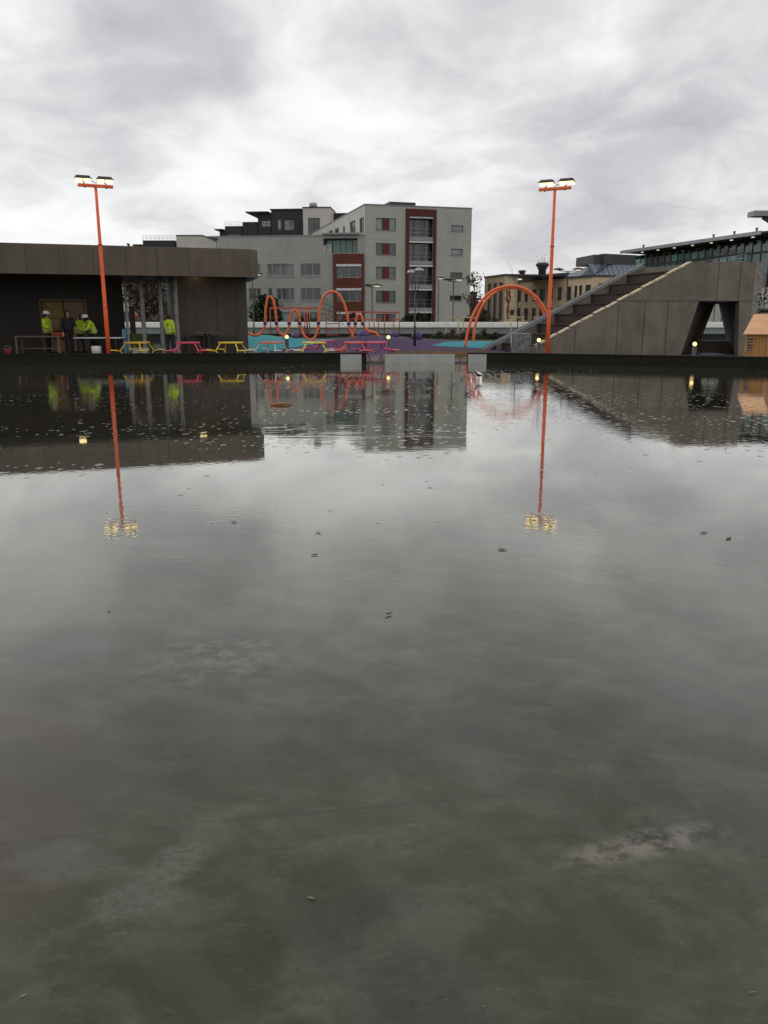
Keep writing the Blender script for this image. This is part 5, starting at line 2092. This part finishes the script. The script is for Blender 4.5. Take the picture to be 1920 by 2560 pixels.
# ------------------------------------------------------------------ people
def skin_mesh(name, joints, edges, m, parent, sub=1, root=0, smooth=True):
    """joints: list of (Vector, radius)"""
    me = bpy.data.meshes.new(name)
    o = bpy.data.objects.new(name, me)
    COL.objects.link(o)
    me.from_pydata([tuple(p) for p, _ in joints], edges, [])
    md = o.modifiers.new('skin', 'SKIN')
    md.use_smooth_shade = True
    sv = me.skin_vertices[0].data
    for i, (_, r_) in enumerate(joints):
        rr_ = r_ if isinstance(r_, tuple) else (r_, r_)
        sv[i].radius = rr_
        sv[i].use_root = (i == root)
    sb = o.modifiers.new('sub', 'SUBSURF')
    sb.levels = sub
    sb.render_levels = sub
    dg = bpy.context.evaluated_depsgraph_get()
    dg.update()
    m2 = bpy.data.meshes.new_from_object(o.evaluated_get(dg))
    bpy.data.objects.remove(o)
    bpy.data.meshes.remove(me)
    m2.name = name
    m2.materials.clear()
    m2.materials.append(m)
    for p in m2.polygons:
        p.use_smooth = True
    o = bpy.data.objects.new(name, m2)
    COL.objects.link(o)
    if parent:
        o.parent = parent
    return o


def person(loc, rot, height, label, arms, lean=0.0, jacket='hivis', trousers='navy', head='helmet', stripes=True, emblem=False, legs=(.10, .10), stride=.06, coat=0.0):
    """local frame: faces -Y, metres for a 1.75 m figure, scaled; arms = ((elbow),(wrist)) for left(+x) and right(-x) relative to shoulder"""
    e = empty('person', loc, label, 'person')
    e.rotation_euler = (0, 0, rot)
    k = height / 1.75
    e.scale = (k, k, k)
    V = Vector
    hip = V((0, 0, .93))

    def ln(p):      # lean the upper body about the hip
        q = V(p) - hip
        return hip + Matrix.Rotation(lean, 3, 'X') @ q
    pel, waist, chest, neck, head_b, head_c, head_t = hip, ln((0, 0, 1.10)), ln((0, .01, 1.32)), ln((0, .01, 1.49)), ln((0, -.01, 1.55)), ln((0, -.02, 1.63)), ln((0, -.015, 1.72))
    shl, shr = ln((.185, .01, 1.41)), ln((-.185, .01, 1.41))
    J, E = [], []

    def add(p, r, par=None):
        J.append((V(p), r))
        if par is not None:
            E.append((par, len(J) - 1))
        return len(J) - 1
    i0 = add(pel, (.15, .11))
    i1 = add(waist, (.135, .10), i0)
    i2 = add(chest, (.155, .11), i1)
    i3 = add(neck, .055, i2)
    i4 = add(head_b, .066, i3)
    i5 = add(head_c, (.078, .092), i4)
    add(head_t, (.066, .075), i5)
    nose = add(ln((0, -.118, 1.615)), .012, i5)
    jl = []
    for s, sh, (eo, wo), hip_x, lx in ((1, shl, arms[0], .09, stride), (-1, shr, arms[1], -.09, -stride)):
        a = add(sh, .058, i2)
        el = add(sh + V(eo), .044, a)
        wr = add(sh + V(wo), .031, el)
        d = (V(wo) - V(eo)).normalized()
        pm_ = add(sh + V(wo) + d * .055, (.038, .024), wr)
        x = d.cross(V((0, 0, 1)))
        x = x.normalized() if x.length > .1 else V((1, 0, 0))
        for q, L in ((-1.5, .062), (-.5, .075), (.5, .072), (1.5, .055)):
            f0 = add(sh + V(wo) + d * .09 + x * q * .017, .010, pm_)
            dd = (d + V((0, -.25, -.15))).normalized()
            f1 = add(J[f0][0] + dd * L * .55, .0085, f0)
            add(J[f1][0] + (dd + V((0, -.35, -.2))).normalized() * L * .5, .0075, f1)
        th = add(sh + V(wo) + d * .035 + x * -.045, .011, pm_)
        add(J[th][0] + (d - x * .5).normalized() * .045, .009, th)
        h = add((hip_x, 0, .90), .088, i0)
        kn = add((hip_x * 1.05, -.02 + lx * .5, .49), .060, h)
        an = add((hip_x * 1.1, .01 + lx, .09), .042, kn)
        ft = add((hip_x * 1.15, -.07 + lx, .045), .040, an)
        add((hip_x * 1.2, -.16 + lx, .035), .033, ft)
        jl.append((sh, sh + V(eo), sh + V(wo), V((hip_x, 0, .90)), V((hip_x * 1.05, -.02 + lx * .5, .49)), V((hip_x * 1.1, .01 + lx, .10)), V((hip_x * 1.15, -.07 + lx, .05)), V((hip_x * 1.2, -.17 + lx, .04))))
    skin_mesh('body', J, E, M['skin'], e)
    # jacket
    J2 = [(hip + V((0, 0, -.10 - coat)), (.185, .15)), (pel + V((0, 0, .05)), (.185, .148)), (waist, (.18, .142)), (chest, (.195, .145)), (ln((0, .01, 1.45)), (.10, .09)), (ln((0, .01, 1.52)), (.072, .07))]
    E2 = [(0, 1), (1, 2), (2, 3), (3, 4), (4, 5)]
    for s in jl:
        n0 = len(J2)
        w_ = s[1].lerp(s[2], .92)
        J2 += [(s[0], .085), (s[1], .068), (w_, .052)]
        E2 += [(3, n0), (n0, n0 + 1), (n0 + 1, n0 + 2)]
    jk = skin_mesh('jacket', J2, E2, M[jacket], e, 2, root=2)
    if stripes:
        b = MB()
        for zc, rx in ((.99, .182), (1.12, .183)):
            ring = []
            for q in range(25):
                a = 2 * PI * q / 24
                ring.append(ln((rx * 1.06 * math.cos(a), .148 * 1.06 * math.sin(a), zc)))
            b.tube(ring, .018, 6)
        o = b.build('reflective_band', M['reflect'], None)
        o.parent = jk
    if emblem:
        b = MB()     # round dark badge with an open centre on the back
        ring = [ln((.0 + .045 * math.cos(2 * PI * q / 16), .162, 1.28 + .055 * math.sin(2 * PI * q / 16))) for q in range(14)]
        b.tube(ring, .014, 6)
        o = b.build('emblem', M['black'], None)
        o.parent = jk
    J3 = [(pel, (.165, .125)), (pel + V((0, 0, .08)), (.15, .115))]
    E3 = [(0, 1)]
    for s in jl:
        n0 = len(J3)
        J3 += [(s[3], .105), (s[4], .078), (s[5], .066)]
        E3 += [(0, n0), (n0, n0 + 1), (n0 + 1, n0 + 2)]
    skin_mesh('trousers', J3, E3, M[trousers], e, 2)
    for s in jl:
        skin_mesh('boot', [(s[5], .055), (s[6] + V((0, .03, .012)), .055), (s[7] + V((0, 0, .012)), .046)], [(0, 1), (1, 2)], M['boot'], e, 1)
    if head == 'helmet':
        b = MB()
        c = head_t + V((0, .005, -.045))
        b.lathe(c, [(.128, -.02), (.122, .03), (.105, .075), (.07, .105), (.02, .118)], 18, sy=1.15)
        b.lathe(c + V((0, -.035, -.02)), [(.135, -.008), (.138, .0), (.13, .008)], 18, sy=1.3)
        o = b.build('helmet', M['helmet'], None)
        o.parent = e
    elif head == 'cap':
        b = MB()
        c = head_t + V((0, 0, -.04))
        b.lathe(c, [(.105, -.03), (.105, .02), (.09, .06), (.04, .085)], 16, sy=1.15)
        o = b.build('cap', M['cap'], None)
        o.parent = e
    b = MB()
    b.lathe(head_c + V((0, .03, -.055)), [(.06, -.05), (.09, .0), (.10, .06), (.095, .12), (.05, .155)], 14, sy=1.0)
    o = b.build('hair', M['hair'], None)
    o.parent = e
    b = MB()
    for s in (-1, 1):
        b.ball(ln((s * .031, -.099, 1.64)), .010, 8, 6)
    o = b.build('eye', M['black'], None)
    o.parent = e
    return e


ARM_D = ((.05, .02, -.29), (.06, -.06, -.54))
ARM_DR = ((-.05, .02, -.29), (-.06, -.06, -.54))
BEND_L = ((.06, -.06, -.27), (.0, -.29, -.33))
BEND_R = ((-.06, -.06, -.27), (.0, -.29, -.33))
FZ = .22


def ground_at(px, Y, z=FZ):
    Y = Y * .9
    return Vector(((px - 960) / 2045 * Y, Y, z))


person(ground_at(121, 40.4), R(75), 1.86, 'worker in white helmet and yellow jacket standing at the wooden workbench', (ARM_D, BEND_R))
person(ground_at(174, 39.8), R(35), 1.90, 'person dressed all in black seen from the side before the plywood hatch', (BEND_L, ARM_DR), jacket='blackcloth', trousers='blackcloth', head='none', stripes=False, coat=.12)
person(ground_at(202, 42.6), R(-20), 1.74, 'person in yellow vest half hidden behind the figure in black', (BEND_L, ARM_DR), head='none')
person(ground_at(236, 41.0), R(-50), 1.78, 'worker in white helmet and yellow jacket leaning over the white folding table', (((.06, -.14, -.24), (.02, -.34, -.36)), ((-.06, -.14, -.24), (-.02, -.34, -.36))), lean=R(24))
person(ground_at(425, 40.8), R(165), 1.76, 'worker in yellow jacket and dark red cap seen from behind by the columns', (BEND_L, ARM_DR), head='cap', emblem=True)

# ------------------------------------------------------------------ things under the pavilion
wb = empty('workbench', ground_at(101, 39.6), 'rough timber workbench with lower shelf under the left end of the pavilion', 'workbench')
o = off(wb)
W2 = 1.0
b = MB()
for q in (-.24, 0, .24):
    b.box(o + Vector((0, q, .80)), (2.0, .22, .045))
b.build('top', M['darkwood2'], wb)
for sx_ in (-.92, .92):
    for sy_ in (-.3, .3):
        b = MB()
        b.box(o + Vector((sx_, sy_, .388)), (.08, .08, .776))
        b.build('leg', M['darkwood2'], wb)
b = MB()
b.box(o + Vector((0, 0, .30)), (1.78, .5, .03))
b.build('shelf', M['darkwood2'], wb)
ft = empty('folding_table', ground_at(249, 40.2), 'white folding table crossed by the orange mast', 'table')
o = off(ft)
b = MB()
b.box(o + Vector((0, 0, .73)), (2.1, .7, .045))
b.build('tabletop', M['white'], ft, bevel=.012)
for sx_ in (-.85, .85):
    b = MB()
    b.tube([o + Vector((sx_, -.28, 0)), o + Vector((sx_ * .92, -.28, .71))], .018, 8)
    b.tube([o + Vector((sx_, .28, 0)), o + Vector((sx_ * .92, .28, .71))], .018, 8)
    b.tube([o + Vector((sx_ * .97, -.28, .2)), o + Vector((sx_ * .97, .28, .2))], .015, 8)
    b.build('leg', M['darkgrey'], ft)
bt = empty('bar_table', ground_at(517, 41.6), 'narrow dark bar table against the right pavilion wall', 'table')
o = off(bt)
b = MB()
b.box(o + Vector((0, 0, .93)), (1.15, .45, .045))
b.build('tabletop', M['darkwood2'], bt)
for sx_ in (-.08, .12):
    b = MB()
    b.box(o + Vector((sx_, 0, .455)), (.05, .3, .90))
    b.build('leg', M['darkwood'], bt)
# loose things
def simple(name, m, mb, label, cat, loc):
    return tag(mb.build(name, M[m], loc=loc, bevel=.008), label, cat)


p = ground_at(348, 38.9, .06)
e = empty('wrapped_stack', p, 'stack of white wrapped packs under the amber picnic table', 'packs')
for i in range(3):
    b = MB()
    for j in range(2):
        b.box(p + Vector((-.16 + .33 * j + .02 * i, .03 * j, .09 + .165 * i)), (.31, .35, .155), ang=.06 * (i - j))
    b.build('pack', M['paper'], e, bevel=.02)
p = ground_at(391, 39.2, .06)
b = MB()
b.lathe(p, [(.15, 0), (.19, .02), (.21, .46), (.235, .47), (.235, .52)], 16)
e = empty('storage_bin', p, 'pale blue plastic tub standing right of the wrapped packs', 'tub')
b.build('tub', M['bluebox'], e)
b = MB()
b.lathe(p + Vector((0, 0, .522)), [(.24, 0), (.24, .03), (.1, .05)], 16)
b.build('lid', M['greenplastic'], e)
p = ground_at(351, 42.2)
b = MB()
for k, (a, h_) in enumerate([(0, .9), (.12, .8)]):
    b.box(p + Vector((a, .1 * k, h_ / 2)), (.75, .04, h_), tilt=R(8))
tag(b.build('green_board', M['greenplastic'], loc=p), 'green boards leaning in the open bay behind the wrapped packs', 'boards')
p = ground_at(383, 42.6)
b = MB()
b.box(p + Vector((.1, 0, .42)), (.8, .5, .05))
for sx_ in (-.2, .4):
    b.box(p + Vector((sx_, 0, .2)), (.05, .45, .39))
tag(b.build('small_bench', M['darkwood2'], loc=p), 'small brown bench in the open bay between the steel columns', 'bench')
p = ground_at(17, 39.2)
b = MB()
b.lathe(p, [(.12, 0), (.15, .26), (.165, .27), (.165, .29)], 14)
e = empty('bucket', p, 'small pink and white bucket at the far left under the pavilion', 'bucket')
b.build('pail', M['pinkplastic'], e)
b = MB()
b.tube([p + Vector((.16 * math.cos(PI * q / 8), 0, .28 + .14 * math.sin(PI * q / 8))) for q in range(9)], .008, 5)
b.build('handle', M['galv'], e)
p = ground_at(146, 43.3)
e = empty('cement_mixer', p, 'orange and pale drum standing before the plywood hatch', 'drum')
b = MB()
b.lathe(p + Vector((0, 0, .95)), [(.22, 0), (.36, .18), (.38, .34), (.34, .52), (.26, .66)], 16)
b.build('drum', M['plywood2'], e)
b = MB()
b.lathe(p + Vector((0, 0, .68)), [(.3, 0), (.4, .08), (.4, .2), (.3, .265)], 16)
b.build('base', M['orangeplastic'], e)
b = MB()
for a in (0, 2.1, 4.2):
    b.tube([p + Vector((.3 * math.cos(a), .3 * math.sin(a), 0)), p + Vector((.2 * math.cos(a), .2 * math.sin(a), .7))], .03, 6)
b.build('leg', M['darkgrey'], e)
p = ground_at(312, 40.6)
b = MB()
b.box(p + Vector((0, 0, .55)), (.16, .10, 1.1))
b.box(p + Vector((0, 0, .03)), (.36, .36, .06))
tag(b.build('blue_post', M['bluebox'], loc=p), 'blue grey post beside the folding table and the door leaf', 'post')
p = ground_at(239, 40.0)
b = MB()
b.lathe(p, [(.16, 0), (.2, .02), (.22, .36), (.2, .38)], 14)
tag(b.build('paint_tub', M['paper'], loc=p), 'pale round tub on the floor under the folding table', 'tub')
# orange machine and dark van-like block in the street behind the bay
p = at(351, 800, 68)
e = empty('orange_machine', (p.x, 68, 0), 'small orange machine seen over the low wall in the open bay', 'machine')
b = MB()
b.box((p.x, 68, 1.3), (.95, 1.5, 1.7))
b.build('body', M['orangeplastic'], e, bevel=.12)
b = MB()
b.box((p.x + .05, 67.22, 1.75), (.4, .06, .5))
b.build('window', M['glass_dark'], e)
b = MB()
for sx_ in (-.3, .3):
    b.tube([(p.x + sx_, 67.4, .35), (p.x + sx_ + .15, 67.4, .35)], .35, 12)
b.build('wheel', M['black'], e)
p = at(386, 790, 72)
e = empty('parked_van', (p.x, 72, 0), 'dark blue van with two yellow roof lights seen through the open bay', 'van')
b = MB()
b.box((p.x, 74, 1.5), (1.75, 4.5, 2.2))
b.build('body', M['navy'], e, bevel=.15)
b = MB()
b.box((p.x, 71.72, 2.0), (1.4, .06, .7))
b.build('windscreen', M['glass'], e)
for sx_ in (-.55, .5):
    b = MB()
    b.ball((p.x + sx_, 72.1, 2.78), .16, 10, 8)
    b.build('roof_light', M['warmglow'], e)
b = MB()
for sx_ in (-.7, .7):
    b.tube([(p.x + sx_ - .1, 72.6, .38), (p.x + sx_ + .1, 72.6, .38)], .38, 12)
b.build('wheel', M['black'], e)

# ------------------------------------------------------------------ on the water: bird, leaves, stick
bp_ = gp(1197, 952)
e = empty('bird', (bp_[0], bp_[1], 0), 'small bird with white back and dark breast standing in the shallow water', 'bird')
O = Vector((bp_[0], bp_[1], 0))
prof = [Vector((.10, .02, .13)), Vector((.05, .02, .155)), Vector((0, 0, .165)), Vector((-.05, -.02, .185)), Vector((-.075, -.03, .225)), Vector((-.085, -.035, .25)), Vector((-.10, -.045, .25)), Vector((-.13, -.055, .243))]
b = MB()
b.tube([O + v for v in prof], [.006, .03, .055, .048, .030, .029, .02, .004], 12)
b.build('body', M['black'], e)
b = MB()
b.tube([O + v + Vector((0, 0, .022)) for v in (Vector((.12, .03, .13)), Vector((.05, .02, .165)), Vector((0, 0, .18)), Vector((-.05, -.02, .195)), Vector((-.085, -.035, .245)))], [.005, .04, .056, .04, .02], 12)
b.build('wing', M['feather'], e)
for s in (-.018, .018):
    b = MB()
    b.tube([O + Vector((s, s, .13)), O + Vector((s, s, .06)), O + Vector((s - .004, s, 0))], .006, 6)
    b.build('leg', M['black'], e)


def floating_leaf(px, py, L, ang, m, label, curl=.15, name='fallen_leaf', grp='fallen leaves lying on the wet basin'):
    x, y = gp(px, py)
    b = MB()
    n = 8
    ca, sa = math.cos(ang), math.sin(ang)
    for k in range(n + 1):
        t = k / n
        wdt = L * (.09 if m == 'paleleaf' else .22) * math.sin(PI * min(1, t * 1.05)) ** .8 if t < .92 else L * .012
        for s in (-1, 0, 1):
            u, v = (t - .5) * L, s * wdt
            z = .006 + curl * L * ((t - .5) ** 2) * 1.6 + abs(s) * curl * L * .12
            b.v.append(Vector((x + u * ca - v * sa, y + u * sa + v * ca, z)))
    for k in range(n):
        for s in (0, 1):
            i = k * 3 + s
            b.f.append((i, i + 1, i + 4, i + 3))
            b.sm.append(True)
    o = b.build(name, M[m], loc=(x, y, 0))
    md = o.modifiers.new('thick', 'SOLIDIFY')
    md.thickness = .002
    return tag(o, label, 'leaf', grp)


floating_leaf(972, 1538, 0.051, .5, 'deadleaf', 'curled brown leaf with raised stalk in the middle of the basin', .55)
floating_leaf(787, 1388, 0.060, .2, 'deadleaf', 'small dark leaf floating left of the middle below the cloud reflection', .08)
floating_leaf(1255, 1375, 0.078, -.2, 'deadleaf', 'long dark leaf floating below the reflected right lamp', .08)
floating_leaf(585, 1306, 0.060, -.3, 'deadleaf', 'tiny dark leaf between the two lamp reflections, left of the middle', .08)
floating_leaf(1760, 1333, 0.072, .1, 'deadleaf', 'dark leaf floating at the far right, upper of two', .08)
floating_leaf(1822, 1347, 0.078, .7, 'deadleaf', 'dark leaf floating at the far right, lower of two', .08)
floating_leaf(795, 1332, 0.048, .3, 'deadleaf', 'tiny dark leaf above the one left of the middle', .08)
floating_leaf(1880, 2484, 0.017, .2, 'paleleaf', 'pale scrap of leaf at the lower right corner', .08)
floating_leaf(778, 2248, 0.026, -.3, 'paleleaf', 'pale curled scrap on the wet concrete near the lower middle', .08)
floating_leaf(60, 2492, 0.018, .6, 'paleleaf', 'pale scrap of leaf at the lower left corner', .08)
floating_leaf(1208, 2520, 0.008, .4, 'paleleaf', 'tiny pale crumb at the bottom edge right of the middle', .08)
floating_leaf(272, 1530, 0.018, .4, 'deadleaf', 'tiny dark crumb on the water at the left, level with the curled leaf', .08)
x, y = gp(707, 1014)
b = MB()
b.tube([(x - .24, y - .05, .02), (x - .05, y, .035), (x + .2, y + .03, .03)], [.02, .03, .018], 8)
tag(b.build('floating_stick', M['stick'], loc=(x, y, 0)), 'short orange brown stick floating in the building reflection', 'stick')
